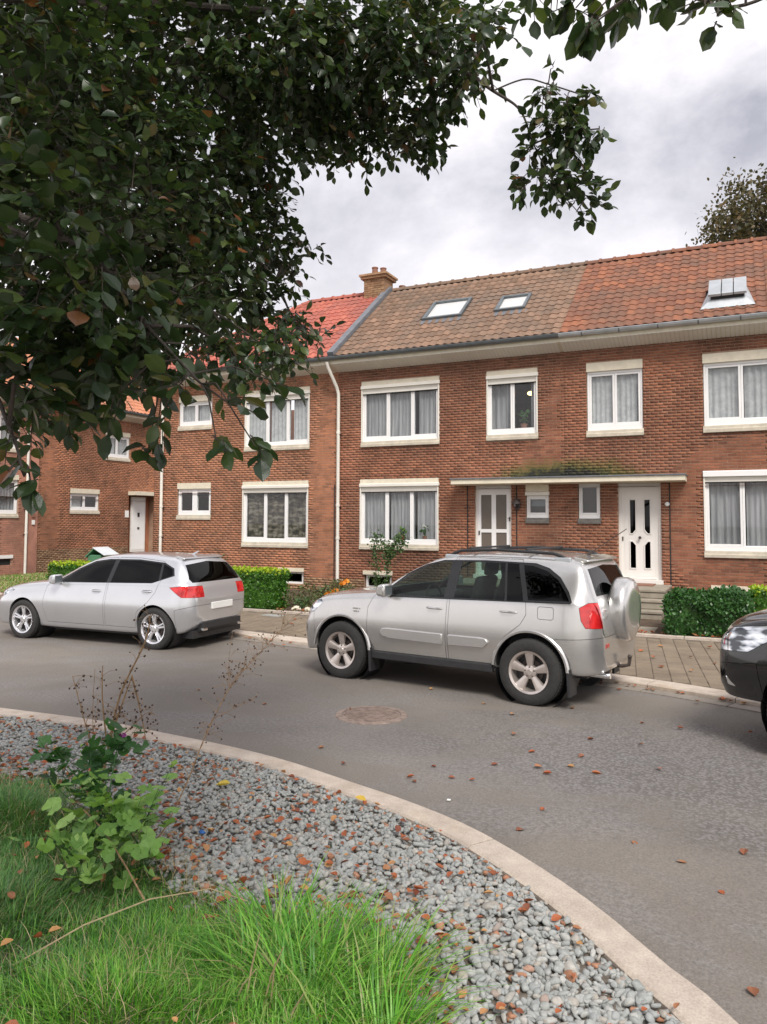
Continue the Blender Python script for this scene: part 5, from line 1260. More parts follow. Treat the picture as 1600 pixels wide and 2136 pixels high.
# ------------------------------------------------------------------ the verge: kerb ring, gravel, grass
def qstuff(name, V, Fc, mat, label, cat, **k):
    o = np_obj(name, V, Fc, mat, kind='stuff', **k); return tag(o, label, cat)
NK = spline([(-6.72, 5.31), (-5.46, 5.385), (-4.72, 5.33), (-3.90, 5.255), (-3.27, 5.14), (-2.56, 4.92), (-2.09, 4.77), (-1.65, 4.585), (-1.34, 4.40), (-.98, 4.135), (-.69, 3.885), (-.49, 3.675), (-.33, 3.505), (-.18, 3.37), (-.03, 3.18), (.25, 2.7), (.6, 1.7), (.8, .3), (.7, -1.5), (0, -3.2), (-2, -4.5), (-6, -4.6), (-10, -3.2), (-12, 0), (-12, 2.5), (-10.4, 4.4), (-8.4, 5.1), (-6.72, 5.31)], 10)
NK = resample(NK, .05)
INN = offs(NK, -.205); INA = np.array([(p.x, p.y) for p in INN]); NKA = np.array([(p.x, p.y) for p in NK])
def idx_near(x, y): return int(np.argmin(np.hypot(NKA[:, 0]-x, NKA[:, 1]-y)))
vk = tag(MB().box(-1.40, -1.38, 4.2, 4.22, .03, .04).build('verge_kerb', 'kerb_concrete'), kind='structure')
j0 = idx_near(-5.9, 5.36); j1 = idx_near(-1.37, 4.43); stops = [0, j0, j1]
k = j1
while k+60 < len(NK)-1: k += 60; stops.append(k)
stops.append(len(NK)-1)
for a, b in zip(stops, stops[1:]):
    if b-a > 4: strip(NK, -.20, -.0, -.02, .10, a, b, .014).build('kerb_stone', 'kerb_concrete', vk, smooth=True)
GB = np.array([(-12, 3.0), (-9, 3.2), (-6.2, 3.7), (-4.97, 3.98), (-4.5, 4.02), (-3.4, 3.72), (-2.9, 3.42), (-2.47, 3.2), (-2.01, 3.14), (-1.6, 3.32), (-1.33, 3.08), (-.97, 2.62), (-.75, 2.0), (-.5, 1.0), (-.4, -1), (0, -9)])
def gin(x, y): return np.interp(x, GB[:, 0], GB[:, 1])-y
def ground_z(x, y):
    g_ = np.clip(gin(x, y)/1.2, 0, 1); return .066+.13*g_*g_*(3-2*g_)+.012*np.sin(x*3.1)*np.cos(y*2.7)*(g_ > 0)
ctr = np.array([-3.6, .2]); S_ = np.concatenate([np.linspace(0, .5, 22), np.linspace(.55, 1, 8)]); A = INA[::3]
P2 = A[None]+(ctr-A)[None]*S_[:, None, None]; Z = ground_z(P2[..., 0], P2[..., 1])+np.sin(P2[..., 0]*7)*.004
V = np.concatenate([P2, Z[..., None]], 2).reshape(-1, 3); na = len(A)
Fc = [(i*na+k, i*na+(k+1) % na, (i+1)*na+(k+1) % na, (i+1)*na+k) for i in range(len(S_)-1) for k in range(na)]
simple('verge_soil', (.15, .125, .10), .95, var=.4, scale=30, coord='World', bumpk=.5)
vg = np_obj('verge', V, Fc, 'verge_soil', kind='structure', smooth=True)
# is a point inside the inner ring
from mathutils.geometry import intersect_point_line
def inside(P):
    x, y = P[:, 0], P[:, 1]; r = np.zeros(len(P), bool); Q = INA[::4]
    for (x1, y1), (x2, y2) in zip(Q, np.roll(Q, -1, axis=0)):
        c = ((y1 > y) != (y2 > y)); t = x1+(y-y1)/(y2-y1+1e-12)*(x2-x1); r ^= c & (x < t)
    return r
def ico(sub=1, jit=.16, seed=0, flat=(1, .8, .62)):
    bm = bmesh.new(); bmesh.ops.create_icosphere(bm, subdivisions=sub, radius=1); r = random.Random(seed)
    ax = [Vector((r.gauss(0, 1), r.gauss(0, 1), r.gauss(0, 1))).normalized() for _ in range(9)]
    for v in bm.verts:
        for a in ax:
            d = v.co.dot(a)
            if d > .60: v.co -= a*(d-.60)*.95
        v.co *= 1+r.uniform(-jit, jit)*.45
        v.co.x *= flat[0]; v.co.y *= flat[1]; v.co.z *= flat[2]
    V = np.array([v.co[:] for v in bm.verts]); Fc = np.array([[q.index for q in f.verts] for f in bm.faces]); bm.free(); return V, Fc
# gravel
def ring_dist(P): return np.min(np.hypot(P[:, None, 0]-INA[None, ::3, 0], P[:, None, 1]-INA[None, ::3, 1]), axis=1)
cand = np.concatenate([rng.uniform((-8.5, 2.2), (.1, 5.4), (62000, 2))])
cand = cand[inside(cand)]; gi = gin(cand[:, 0], cand[:, 1]); cand = cand[(gi < .10+rng.normal(0, .07, len(cand)))]
cand = cand[ring_dist(cand) > .018]
near = (cand[:, 0]*-sin(YAW)+cand[:, 1]*cos(YAW)) > 2.2; cand = cand[near]
dd = np.hypot(cand[:, 0], cand[:, 1]); keep = rng.random(len(cand)) < np.clip(1.25-(dd-3)*.05, .7, 1); cand = cand[keep]; dd = dd[keep]
print('gravel', len(cand))
sz = rng.lognormal(math.log(.0215), .22, len(cand)); sz = np.clip(sz, .012, .036)
zz = ground_z(cand[:, 0], cand[:, 1])+rng.uniform(-.008, .026, len(cand)); Pg = np.concatenate([cand, zz[:, None]], 1)
var = rng.integers(0, 6, len(cand)); allV, allF, o_ = [], [], 0
for k in range(6):
    for nearby in (True, False):
        s_ = (var == k) & ((dd < 4.6) == nearby)
        if not s_.any(): continue
        tv, tf = ico(2 if nearby else 1, .05, k, (1, .55+.07*k, .45+.05*k))
        if nearby: pass
        V, Fc = scatter(tv, tf, Pg[s_], rand_rot(s_.sum(), .5), np.stack([sz[s_]*rng.uniform(.9, 1.35, s_.sum()), sz[s_]*rng.uniform(.9, 1.2, s_.sum()), sz[s_]*rng.uniform(.9, 1.2, s_.sum())], 1))
        allV.append(V); allF.append(Fc+o_); o_ += len(V)
gravel = qstuff('gravel', np.concatenate(allV), np.concatenate(allF), 'gravel_stone', 'loose grey crushed stone gravel inside the curved kerb', 'gravel')

# leaf templates
LEAFV = np.array((1, 1.22, 1))*np.array([(0, 0, 0), (.34, 0, -.03), (.70, 0, -.045), (1.04, 0, -.10), (.16, .17, .02), (.42, .30, .035), (.74, .25, .0), (.16, -.17, .02), (.42, -.30, .035), (.74, -.25, .0)])
LEAFF = np.array([(0, 1, 4), (1, 5, 4), (1, 2, 5), (2, 6, 5), (2, 3, 6), (0, 7, 1), (1, 7, 8), (1, 8, 2), (2, 8, 9), (2, 9, 3)])
CURLV = LEAFV.copy(); CURLV[:, 2] = np.abs(CURLV[:, 1])*.7+(CURLV[:, 0]-.5)**2*.35
LEAFB = LEAFV.copy(); LEAFB[:, 2] = np.abs(LEAFB[:, 1])*.45-LEAFB[:, 0]**2*.22; LEAFC = LEAFV.copy(); LEAFC[:, 1] *= .8; LEAFC[:, 2] = -.25*np.sin(LEAFC[:, 0]*2.4)+LEAFC[:, 1]*.25
def leaf_mesh(name, mat, curl=False):
    me = bpy.data.meshes.new(name); me.from_pydata([tuple(v) for v in (CURLV if curl else LEAFV)], [], [tuple(int(q) for q in f) for f in LEAFF]); me.materials.append(MATS[mat]); return me
# litter on gravel and kerb
c = rng.uniform((-6.5, 2.3), (0, 5.3), (4600, 2)); c = c[inside(c)]; g_ = gin(c[:, 0], c[:, 1]); c = c[g_ < .25]; d_ = np.hypot(c[:, 0], c[:, 1])
pr = .30+.6*np.exp(-((gin(c[:, 0], c[:, 1])+.1)/.25)**2); c = c[rng.random(len(c)) < pr]; z = ground_z(c[:, 0], c[:, 1])+.036+rng.uniform(0, .012, len(c))
V, Fc = scatter(CURLV, LEAFF, np.concatenate([c, z[:, None]], 1), rand_rot(len(c), .45), rng.uniform(.022, .058, len(c)))
lm = np_obj('leaf_litter', V, Fc, 'fallen_leaf', kind='stuff'); tag(lm, 'orange and brown fallen leaves strewn over the gravel', 'leaf litter')
litter_road = [(-1.967, 6.978), (-0.976, 7.874), (-0.581, 7.841), (-0.901, 7.149), (-1.331, 7.085), (-1.655, 6.515), (-1.259, 6.592), (-3.317, 5.836), (-2.952, 5.538), (-2.307, 5.774), (-2.372, 5.439), (-2.3, 5.391), (-1.926, 5.597), (-2.035, 5.592), (-1.883, 6.008), (-1.507, 6.14), (-1.464, 5.982), (-1.275, 6.24), (-1.129, 6.171), (-0.665, 6.514), (-1.29, 5.221), (-1.343, 4.816), (-0.656, 4.983), (-0.343, 4.795), (-0.053, 5.054), (-0.166, 4.525), (-0.015, 3.661), (-2.59, 7.938), (-2.181, 7.689), (-1.676, 8.159), (-4.643, 6.922), (-3.772, 7.122), (-3.353, 8.334), (-1.413, 9.297), (-0.036, 7.964), (-5.721, 7.158), (-1.848, 8.5)]
lme = leaf_mesh('fallen_leaf', 'fallen_leaf', True); lye = leaf_mesh('fallen_leaf', 'fallen_yellow', True)
def leaf_obj(x, y, z, s, label, group, me=None):
    o = bpy.data.objects.new('fallen_leaf', me or lme); COL.objects.link(o); o.location = (x, y, z); o.scale = (s, s, s*random.uniform(.6, 1.2))
    o.rotation_euler = (random.uniform(-.2, .2), random.uniform(-.2, .2), random.uniform(0, 6.28)); return tag(o, label, 'fallen leaf', group)
for x, y in litter_road: leaf_obj(x-.02, y, .006, random.uniform(.042, .075), 'small orange brown fallen leaf lying on the asphalt road', 'fallen leaves on the road')
for i in range(30):
    x = random.uniform(-2.0, -.1) if i < 20 else random.uniform(-7.6, -6.2); y = ykerb(x)-.33-random.uniform(.01, .10) if i % 3 else ykerb(x)-.30-random.uniform(.1, .45)
    leaf_obj(x, y, .026, random.uniform(.05, .085), 'orange brown fallen leaf in the gutter between the silver off-road car and the '+('black car' if i < 20 else 'hatchback'), 'fallen leaves in the gutter')
for (x, y) in [(-1.6, 10.9), (-1.25, 11.3), (-1.1, 10.7), (-.8, 11.6), (-.7, 10.5), (-.45, 11.2), (-1.9, 12.1), (-1.3, 12.4), (-.6, 12.6), (-1.45, 11.9), (-2.0, 10.9), (-7.6, 12.0), (-7.9, 12.6), (-6.9, 11.6)]:
    leaf_obj(x, y, .072, random.uniform(.06, .10), 'orange brown fallen leaf lying on the paved footpath', 'fallen leaves on the footpath')
tag(leaf_obj(-3.27, 4.42, .13, .10, 'bright yellow fallen leaf on the gravel right of the tall dry stalk', None, lye))
tag(leaf_obj(-2.30, 4.57, .12, .08, 'yellow fallen leaf on the gravel close to the kerb, nearest the road', None, lye))

# manhole
simple('rusty_iron', (.27, .205, .17), .8, .1, var=.35, scale=14, bumpk=.3)
mh = root('manhole_cover', (-3.47, 7.01, .0), 'round rusty manhole cover in the asphalt before the silver off-road car', 'manhole cover')
MB().lathe([(.30, .010), (.335, .014), (.36, .008), (.37, -.01)], 40).build('rim', 'rusty_iron', mh, smooth=True)
MB().lathe([(.0, .008), (.295, .008), (.298, -.01)], 40).build('plate', 'rusty_iron', mh)
m = MB()
for i in range(-9, 10):
    for j in range(-9, 10):
        x, y = i*.03, j*.03
        if hypot(x, y) < .275: m.box(x-.011, x+.011, y-.011, y+.011, .008, .0145)
m.build('raised_studs', 'rusty_iron', mh, kind='stuff'); 
# utility lid and light stones by the end of the hedge
MB().box(-.22, .22, -.12, .12, .0, .012).build('tmp_lid', 'grey_lid')
lid = bpy.data.objects['tmp_lid']; lid.name = 'utility_lid'; lid.location = (-8.6, 12.95, .056); lid.rotation_euler = (0, 0, -.1); tag(lid, 'small grey rectangular lid in the pavement below the bright green hedge', 'utility lid')
for i, (x, y, s, lab) in enumerate([(-8.55, 13.75, .15, 'pale round stone at the end of the bright green hedge, leftmost of three'), (-8.28, 13.72, .12, 'orange pale stone in the middle between the two other stones by the hedge'), (-7.98, 13.72, .13, 'pale stone closest to the bonnet of the silver off-road car')]):
    tv, tf = ico(2, .1, 20+i, (1, .8, .7)); o = np_obj('stone', tv*s, tf, 'cream_lintel', smooth=True); o.location = (x, y, .11); tag(o, lab, 'stone')
tv, tf = ico(1, .5, 31, (1, .7, .5)); o = np_obj('plastic_scrap', tv*.026, tf, 'blue_rag'); o.location = (-2.932, 3.699, .125); tag(o, 'crumpled bright blue scrap lying on the gravel edge', 'litter')
tag(MB().box(-.012, .012, -.01, .01, 0, .006).build('paper_scrap', 'white_metal'), 'tiny white paper scrap on the asphalt just beyond the kerb', 'litter').location = (-1.93, 5.12, .01)

# grass
def blades(P, L_, w, lean, mat, name, label, az=None):
    n = len(P); az = rng.uniform(0, 2*pi, n) if az is None else az
    d = np.stack([np.cos(az), np.sin(az), 0*az], 1); s = np.stack([-np.sin(az), np.cos(az), 0*az], 1); V = []
    for k, (t, wk) in enumerate(((0, 1), (.35, .95), (.7, .7), (1, .08))):
        out = lean*t**1.8; up = t*np.sqrt(np.clip(1-(lean*.62)**2, .15, 1))*(1-.25*lean*t*t)
        c_ = P+d*(out*L_)[:, None]+np.array([0, 0, 1])*(up*L_)[:, None]
        V += [c_-s*(w*wk/2)[:, None], c_+s*(w*wk/2)[:, None]]
    V = np.stack(V, 1).reshape(-1, 3); f = np.array([(0, 1, 3, 2), (2, 3, 5, 4), (4, 5, 7, 6)])
    Fc = (f[None]+(np.arange(n)*8)[:, None, None]).reshape(-1, 4)
    return qstuff(name, V, Fc, mat, label, 'grass')
def in_view(P, marg=.62):
    f = P[:, 0]*-sin(YAW)+P[:, 1]*cos(YAW); r = P[:, 0]*cos(YAW)+P[:, 1]*sin(YAW); return (f > 1.5) & (np.abs(r/f) < marg)
c = rng.uniform((-6.5, .8), (-.5, 4.2), (210000, 2)); c = c[in_view(c)]; g_ = gin(c[:, 0], c[:, 1])
cl = .5+.5*np.sin(c[:, 0]*5.3+np.sin(c[:, 1]*4.1)*1.5)*np.sin(c[:, 1]*6.1+c[:, 0]*2.3)
keep = (g_ > -.06+rng.normal(0, .05, len(c))+.10*(1-cl)); c = c[keep]; g_ = g_[keep]; cl = cl[keep]
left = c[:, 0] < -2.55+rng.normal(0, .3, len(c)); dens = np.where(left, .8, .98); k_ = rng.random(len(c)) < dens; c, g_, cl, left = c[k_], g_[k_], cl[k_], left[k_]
print('blades', len(c))
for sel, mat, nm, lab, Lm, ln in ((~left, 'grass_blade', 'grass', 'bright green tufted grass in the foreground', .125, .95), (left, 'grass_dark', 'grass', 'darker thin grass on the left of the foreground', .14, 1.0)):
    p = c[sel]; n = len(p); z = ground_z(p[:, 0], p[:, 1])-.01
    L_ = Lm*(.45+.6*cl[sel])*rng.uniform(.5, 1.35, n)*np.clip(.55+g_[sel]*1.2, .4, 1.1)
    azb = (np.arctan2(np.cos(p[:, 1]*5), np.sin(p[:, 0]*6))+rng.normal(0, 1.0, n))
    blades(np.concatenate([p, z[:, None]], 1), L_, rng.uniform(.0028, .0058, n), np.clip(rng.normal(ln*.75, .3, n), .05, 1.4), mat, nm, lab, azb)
# long tuft hanging over the gravel on the right
tc_ = [(-1.62, 2.82, .22), (-1.40, 2.92, .18), (-1.28, 2.66, .2), (-1.75, 2.62, .22), (-1.5, 2.5, .22), (-1.15, 2.42, .16), (-1.9, 2.95, .15)]; PP = []
for (x, y, r_) in tc_: q_ = rng.normal(0, r_*.45, (240, 2)); PP.append(q_+np.array([x, y]))
PP = np.concatenate(PP); ctr_ = np.repeat(np.array([(a, b) for a, b, _ in tc_]), 240, axis=0); rel = PP-ctr_; az = np.arctan2(rel[:, 1], rel[:, 0])+rng.normal(0, .5, len(PP))
n = len(PP); blades(np.concatenate([PP, (ground_z(PP[:, 0], PP[:, 1])-.01)[:, None]], 1), rng.uniform(.12, .36, n), rng.uniform(.0045, .010, n), rng.uniform(.45, 1.35, n), 'grass_blade', 'long_grass', 'long arching tuft of bright grass beside the gravel', az)
c = rng.uniform((-5, 1.2), (-.9, 4.0), (3500, 2)); c = c[in_view(c)]; c = c[gin(c[:, 0], c[:, 1]) > .02]; n = len(c)
blades(np.concatenate([c, (ground_z(c[:, 0], c[:, 1])+.02)[:, None]], 1), rng.uniform(.07, .17, n), rng.uniform(.0018, .004, n), rng.uniform(.4, 1.5, n), 'straw', 'dead_grass', 'scattered dead blades among the foreground grass')
# straw tips in front, dead grass along the edge
c = rng.uniform((-6, 2.4), (-.7, 4.2), (9000, 2)); g_ = gin(c[:, 0], c[:, 1]); c = c[(np.abs(g_-.0) < .13) & in_view(c)]; n = len(c)
blades(np.concatenate([c, (ground_z(c[:, 0], c[:, 1])+.0)[:, None]], 1), rng.uniform(.04, .12, n), rng.uniform(.0015, .003, n), rng.uniform(.8, 1.5, n), 'straw', 'dead_grass', 'pale dead grass along the edge of the gravel')
for i, (x, y, h_, dx) in enumerate([(-1.66, 2.34, .30, .05), (-1.60, 2.36, .26, .07), (-1.55, 2.33, .22, .02), (-1.47, 2.31, .17, .06), (-1.72, 2.35, .17, .08)]):
    z = float(ground_z(x, y))
    o = tag(MB().tube([(0, 0, 0), (dx*.5, .01, h_*.55), (dx*1.3, .0, h_)], [.004, .0035, .002], 5).build('straw_stalk', 'straw'), 'pale dry straw stalk standing in the grass at the bottom edge', 'straw stalk', 'straw stalks in the foreground grass'); o.location = (x, y, z)
pts = [(-2.62, 2.16, .22), (-2.50, 2.40, .29), (-2.35, 2.62, .33), (-2.17, 2.80, .335), (-2.0, 2.84, .30)]
tag(MB().tube(pts, [.003, .003, .003, .002, .0015], 5).build('straw_stalk', 'straw'), 'single long bent straw stalk curving over the dark grass', 'straw stalk')
# grass litter
c = rng.uniform((-4.5, 1.6), (-1.0, 3.4), (140, 2)); c = c[in_view(c)]; c = c[gin(c[:, 0], c[:, 1]) > .1][:46]
V, Fc = scatter(CURLV, LEAFF, np.concatenate([c, (ground_z(c[:, 0], c[:, 1])+.085)[:, None]], 1), rand_rot(len(c), .6), rng.uniform(.028, .055, len(c)))
tag(np_obj('leaf_litter', V, Fc, 'fallen_leaf', kind='stuff'), 'a few brown fallen leaves caught in the grass', 'leaf litter')

# ------------------------------------------------------------------ weeds on the verge
def lobed(r=1.0, n=20, lobes=5):
    v = [(0, 0, -.12)]
    for i in range(n):
        a = radians(20)+radians(320)*i/(n-1); rr = .78+.22*abs(cos(lobes*.5*(a-pi)))+.05*(i % 2); v.append((-rr*cos(a)*r*.95+.15, rr*sin(a)*r, .05+.05*sin(a*3)))
    return v, [(0, i, i+1) for i in range(1, n)]
LV, LF = lobed()
def lobed_mesh(mat):
    me = bpy.data.meshes.new('leaf'); me.from_pydata(LV, [], LF); me.materials.append(MATS[mat]); return me
ml1, ml2 = lobed_mesh('mallow_leaf'), lobed_mesh('mallow_dark')
mw = root('mallow_plant', (-3.3, 3.3, .18), 'leafy green mallow weed with two purple flowers at the edge of the gravel', 'weed')
anch = [(-3.59, 3.47, .58, 1), (-3.75, 3.41, .47, 1), (-3.46, 3.54, .56, 1), (-3.38, 3.14, .47, 0), (-3.26, 3.2, .47, 0), (-3.09, 3.17, .40, 0), (-3.25, 2.99, .36, 0), (-3.11, 3.05, .36, 0), (-2.95, 3.13, .39, 0), (-2.88, 3.16, .44, 0), (-2.84, 2.74, .32, 0), (-2.98, 2.78, .37, 0), (-2.89, 2.93, .35, 0), (-2.99, 3.11, .41, 0), (-3.44, 3.54, .63, 1), (-3.62, 3.47, .47, 1), (-3.72, 3.3, .60, 1), (-3.5, 3.4, .40, 1), (-3.3, 3.3, .35, 1), (-2.72, 3.0, .30, 0)]
st_ = MB()
for (x, y, z, dk) in anch:
    b = (-3.35+random.uniform(-.08, .08), 3.32+random.uniform(-.08, .08), .15)
    st_.tube([(b[0]+3.3, b[1]-3.3, b[2]-.18), ((b[0]+x)/2+3.3, (b[1]+y)/2-3.3, (b[2]+z)/2-.10), (x+3.3, y-3.3, z-.18)], [.005, .004, .002], 5)
    for k in range(random.randint(12, 17)):
        s = random.uniform(.026, .056); l = Vector((x+3.3+random.gauss(0, .075), y-3.3+random.gauss(0, .075), z-.18+random.gauss(0, .06)))
        st_.tube([(x+3.3, y-3.3, z-.24), tuple(l)], .0015, 3, cap=False)
        inst('leaf', ml2 if dk else ml1, mw, tuple(l), (random.gauss(-.15, .4), random.gauss(.25, .4), random.uniform(0, 6.28)), (s, s, s))
st_.build('stems', 'mallow_dark', mw)
pm_ = lobed_mesh('petal_purple')
for (x, y, z) in ((-3.02, 3.10, .44), (-3.43, 3.56, .66)):
    fl = MB().ell((x+3.3, y-3.3, z-.18), (.007, .007, .007), 6, 4).build('flower', 'petal_white', mw)
    for k in range(5):
        a = k*2*pi/5; inst('petal', pm_, fl, (x+3.3+.011*cos(a), y-3.3+.011*sin(a)-.004, z-.18), (.6, .3, a), (.016, .016, .016))
def dry(loc, label, stems, heads, rh=.008):
    d = root('dried_plant', loc, label, 'dried plant'); o = Vector(loc)
    for pts, r0 in stems:
        q = spline([tuple(Vector(p)-o) for p in pts], 5); MB().tube(q, list(np.linspace(r0, r0*.4, len(q))), 6).build('stem', 'dry_stalk', d, smooth=True)
    tw, hd = MB(), MB()
    for (pts, n, spr) in heads:
        q = spline([tuple(Vector(p)-o) for p in pts], 8)
        for i in range(n):
            p = q[random.randrange(len(q))]; e_ = p+Vector((random.gauss(0, spr), random.gauss(0, spr), random.gauss(spr*.5, spr*.7)))
            tw.tube([p, (p+e_)/2+Vector((0, 0, .012)), e_], .0013, 3, cap=False); hd.ell(e_, (rh*random.uniform(.5, 1),)*3, 5, 4, .3)
    tw.build('twigs', 'dry_stalk', d, kind='stuff'); hd.build('seed_heads', 'seed_head', d, kind='stuff'); return d
S1 = [(-3.78, 3.72, .2), (-3.74, 3.75, .45), (-3.66, 3.77, .83), (-3.5, 3.81, 1.17), (-3.47, 3.82, 1.34)]
dry((-3.75, 3.72, .18), 'brown withered plant with broken hollow stalks behind the green mallow', [(S1, .009), ([(-3.78, 3.7, .4), (-3.85, 3.68, .62), (-3.93, 3.63, .95)], .005), ([(-3.74, 3.75, .5), (-3.76, 3.72, .8), (-3.755, 3.71, 1.02)], .006), ([(-3.72, 3.75, .55), (-3.64, 3.78, .8), (-3.58, 3.79, .96)], .007), ([(-3.585, 3.79, .955), (-3.54, 3.82, .75), (-3.50, 3.84, .54)], .006), ([(-3.72, 3.75, .5), (-3.6, 3.8, .62), (-3.50, 3.84, .72), (-3.42, 3.86, .70)], .004), ([(-3.93, 3.63, .95), (-3.84, 3.66, .96), (-3.8, 3.68, .95)], .002), ([(-3.79, 3.7, .45), (-3.81, 3.69, .7), (-3.80, 3.69, 1.0)], .003)],
    [(S1[1:], 60, .05), ([(-3.66, 3.77, .7), (-3.5, 3.84, .6)], 40, .05), ([(-3.85, 3.68, .62), (-3.90, 3.63, .9)], 22, .035), ([(-3.80, 3.69, .6), (-3.76, 3.71, .95)], 26, .04), ([(-3.6, 3.77, .9), (-3.42, 3.86, .66)], 26, .04)])
S2 = [(-3.02, 3.40, .17), (-2.98, 3.45, .25), (-2.93, 3.57, .48), (-2.9, 3.68, .70), (-2.83, 3.81, .95), (-2.76, 3.95, 1.10), (-2.62, 4.11, 1.31)]
dry((-3.0, 3.42, .17), 'tall thin dried stalk leaning right over the gravel, with tiny dark seed heads', [(S2, .0045), ([(-2.83, 3.81, .95), (-2.87, 3.84, 1.05), (-2.86, 3.86, 1.25)], .0018), ([(-2.88, 3.72, .78), (-2.80, 3.80, .83), (-2.70, 3.88, .88)], .0018), ([(-2.9, 3.68, .70), (-2.83, 3.74, .76), (-2.74, 3.8, .79)], .0015)],
    [(S2[3:], 62, .05), (S2[4:], 40, .07), (S2[1:4], 12, .04), ([(-2.86, 3.85, 1.0), (-2.86, 3.86, 1.25)], 14, .03), ([(-2.80, 3.80, .83), (-2.70, 3.88, .88)], 12, .02)], .006)
S3 = [(-2.72, 2.95, .2), (-2.66, 3.06, .30), (-2.61, 3.16, .33), (-2.57, 3.26, .36)]
tag(MB().tube([(-3.25, 3.1, .40), (-3.0, 3.0, .37), (-2.7, 2.85, .30), (-2.5, 2.75, .24)], .004, 5).build('dry_stalk', 'dry_stalk'), 'fallen brown stalk lying across the mallow leaves into the grass', 'stalk')
# small weeds in the gravel
def sprig(loc, n, spread, h_, mat, name, label, cat, s=(.03, .05), stem='mallow_dark'):
    r_ = root(name, loc, label, cat); m = MB(); P = []
    for i in range(n):
        a = random.uniform(0, 6.28); q = random.random()**.5*spread; p = Vector((q*cos(a), q*sin(a), h_*random.uniform(.35, 1)))
        if i % 3 == 0: m.tube([(p.x*.1, p.y*.1, 0), (p.x*.5, p.y*.5, p.z*.6), tuple(p)], [.004, .003, .0015], 4)
        P.append(p)
    m.build('stems', stem, r_)
    P = np.array(P); V, Fc = scatter(LEAFV, LEAFF, P, rand_rot(len(P)), rng.uniform(s[0], s[1], len(P))); np_obj('leaves', V, Fc, mat, r_, kind='stuff'); return r_
sprig((-4.9, 3.75, .1), 40, .12, .25, 'flower_leaf', 'small_weed', 'low reddish brown weed at the left end of the grass', 'weed', (.02, .04))
sprig((-4.55, 4.35, .07), 34, .05, .18, 'mallow_leaf', 'small_weed', 'thin green sprig growing alone out of the gravel on the left', 'weed', (.015, .03))

# ------------------------------------------------------------------ front garden planting
def leaf_shell(x0, x1, y0, y1, z0, z1, n, s, mat, round_=0.12, tipmat=None, ntip=0, bump_=.05):
    P = []; 
    A = {'t': (x1-x0)*(y1-y0)*1.2, 'f': (x1-x0)*(z1-z0), 'k': (x1-x0)*(z1-z0)*.5, 'l': (y1-y0)*(z1-z0), 'r': (y1-y0)*(z1-z0)}
    tot = sum(A.values())
    for k, a in A.items():
        m_ = int(n*a/tot); u, v = rng.random(m_), rng.random(m_); d = np.abs(rng.normal(0, .035, m_))
        X = {'t': (x0+u*(x1-x0), y0+v*(y1-y0), z1-d), 'f': (x0+u*(x1-x0), y0+d, z0+v*(z1-z0)), 'k': (x0+u*(x1-x0), y1-d, z0+v*(z1-z0)), 'l': (x0+d, y0+u*(y1-y0), z0+v*(z1-z0)), 'r': (x1-d, y0+u*(y1-y0), z0+v*(z1-z0))}[k]
        P.append(np.stack(X, 1))
    P = np.concatenate(P); cx_, cy_ = (x0+x1)/2, (y0+y1)/2
    # rounded upper edges and an uneven face
    ex = np.clip((np.abs(P[:, 0]-cx_)-((x1-x0)/2-round_))/round_, 0, 1); ey = np.clip((np.abs(P[:, 1]-cy_)-((y1-y0)/2-round_))/round_, 0, 1); ez = np.clip((P[:, 2]-(z1-round_))/round_, 0, 1)
    P[:, 2] -= round_*ez*(1-np.sqrt(np.clip(1-np.maximum(ex, ey)**2*.8, 0, 1)))
    w = bump_*(np.sin(P[:, 0]*7.3+P[:, 2]*5)+np.sin(P[:, 2]*11+P[:, 0]*3.7)+np.sin(P[:, 1]*9+P[:, 2]*6))/3
    P[:, 1] += w*.8; P[:, 2] += w*.6; P += rng.normal(0, .014, P.shape); return P
def hedge(loc, dims, n, s, mat, label, tip=None, round_=.12, core=.07, z0=.1, bump_=.05):
    (x0, x1, y0, y1, z1) = dims; h_ = root('hedge', (loc[0], loc[1], z0), label, 'hedge'); o = np.array([loc[0], loc[1], z0])
    MB().box(x0+core-o[0], x1-core-o[0], y0+core-o[1], y1-core-o[1], 0, z1-core-z0-.05).build('branches', 'shrub_leaf' if 'shrub' in mat else 'hedge_leaf', h_)  # solid leaf-coloured box added as the dark core of the hedge
    P = leaf_shell(x0, x1, y0, y1, z0, z1, n, s, mat, round_, bump_=bump_)
    V, Fc = scatter(LEAFV, LEAFF, P-o, rand_rot(len(P)), rng.uniform(s*.7, s*1.25, len(P))); np_obj('leaves', V, Fc, mat, h_, kind='stuff')
    if tip:
        k = int(n*.26); P = np.stack([rng.uniform(x0, x1, k), rng.uniform(y0, y1, k), z1+rng.uniform(-.05, .05, k)+.02*np.sin(rng.uniform(x0, x1, k)*8)], 1)
        V, Fc = scatter(LEAFV, LEAFF, P-o, rand_rot(k), rng.uniform(s*.8, s*1.3, k)); np_obj('top_leaves', V, Fc, tip, h_, kind='stuff')  # leaves scattered along the top in a paler, yellower colour
    return h_
hedge((-12.4, 14.0), (-15.7, -9.02, 13.62, 14.25, .86), 14000, .052, 'hedge_leaf', 'clipped bright green hedge with yellow green top behind the light silver hatchback', 'hedge_tip', z0=.09)
hedge((-.78, 14.1), (-1.30, -.02, 13.58, 14.6, .78), 7500, .055, 'shrub_leaf', 'dark green bushy hedge right of the stone steps', None, .28, bump_=.12)
hedge((.9, 14.6), (-.02, 2.2, 14.35, 15.0, .80), 4200, .05, 'hedge_leaf', 'bright green hedge behind the dark green one, cut by the right edge of the photo', 'hedge_tip')
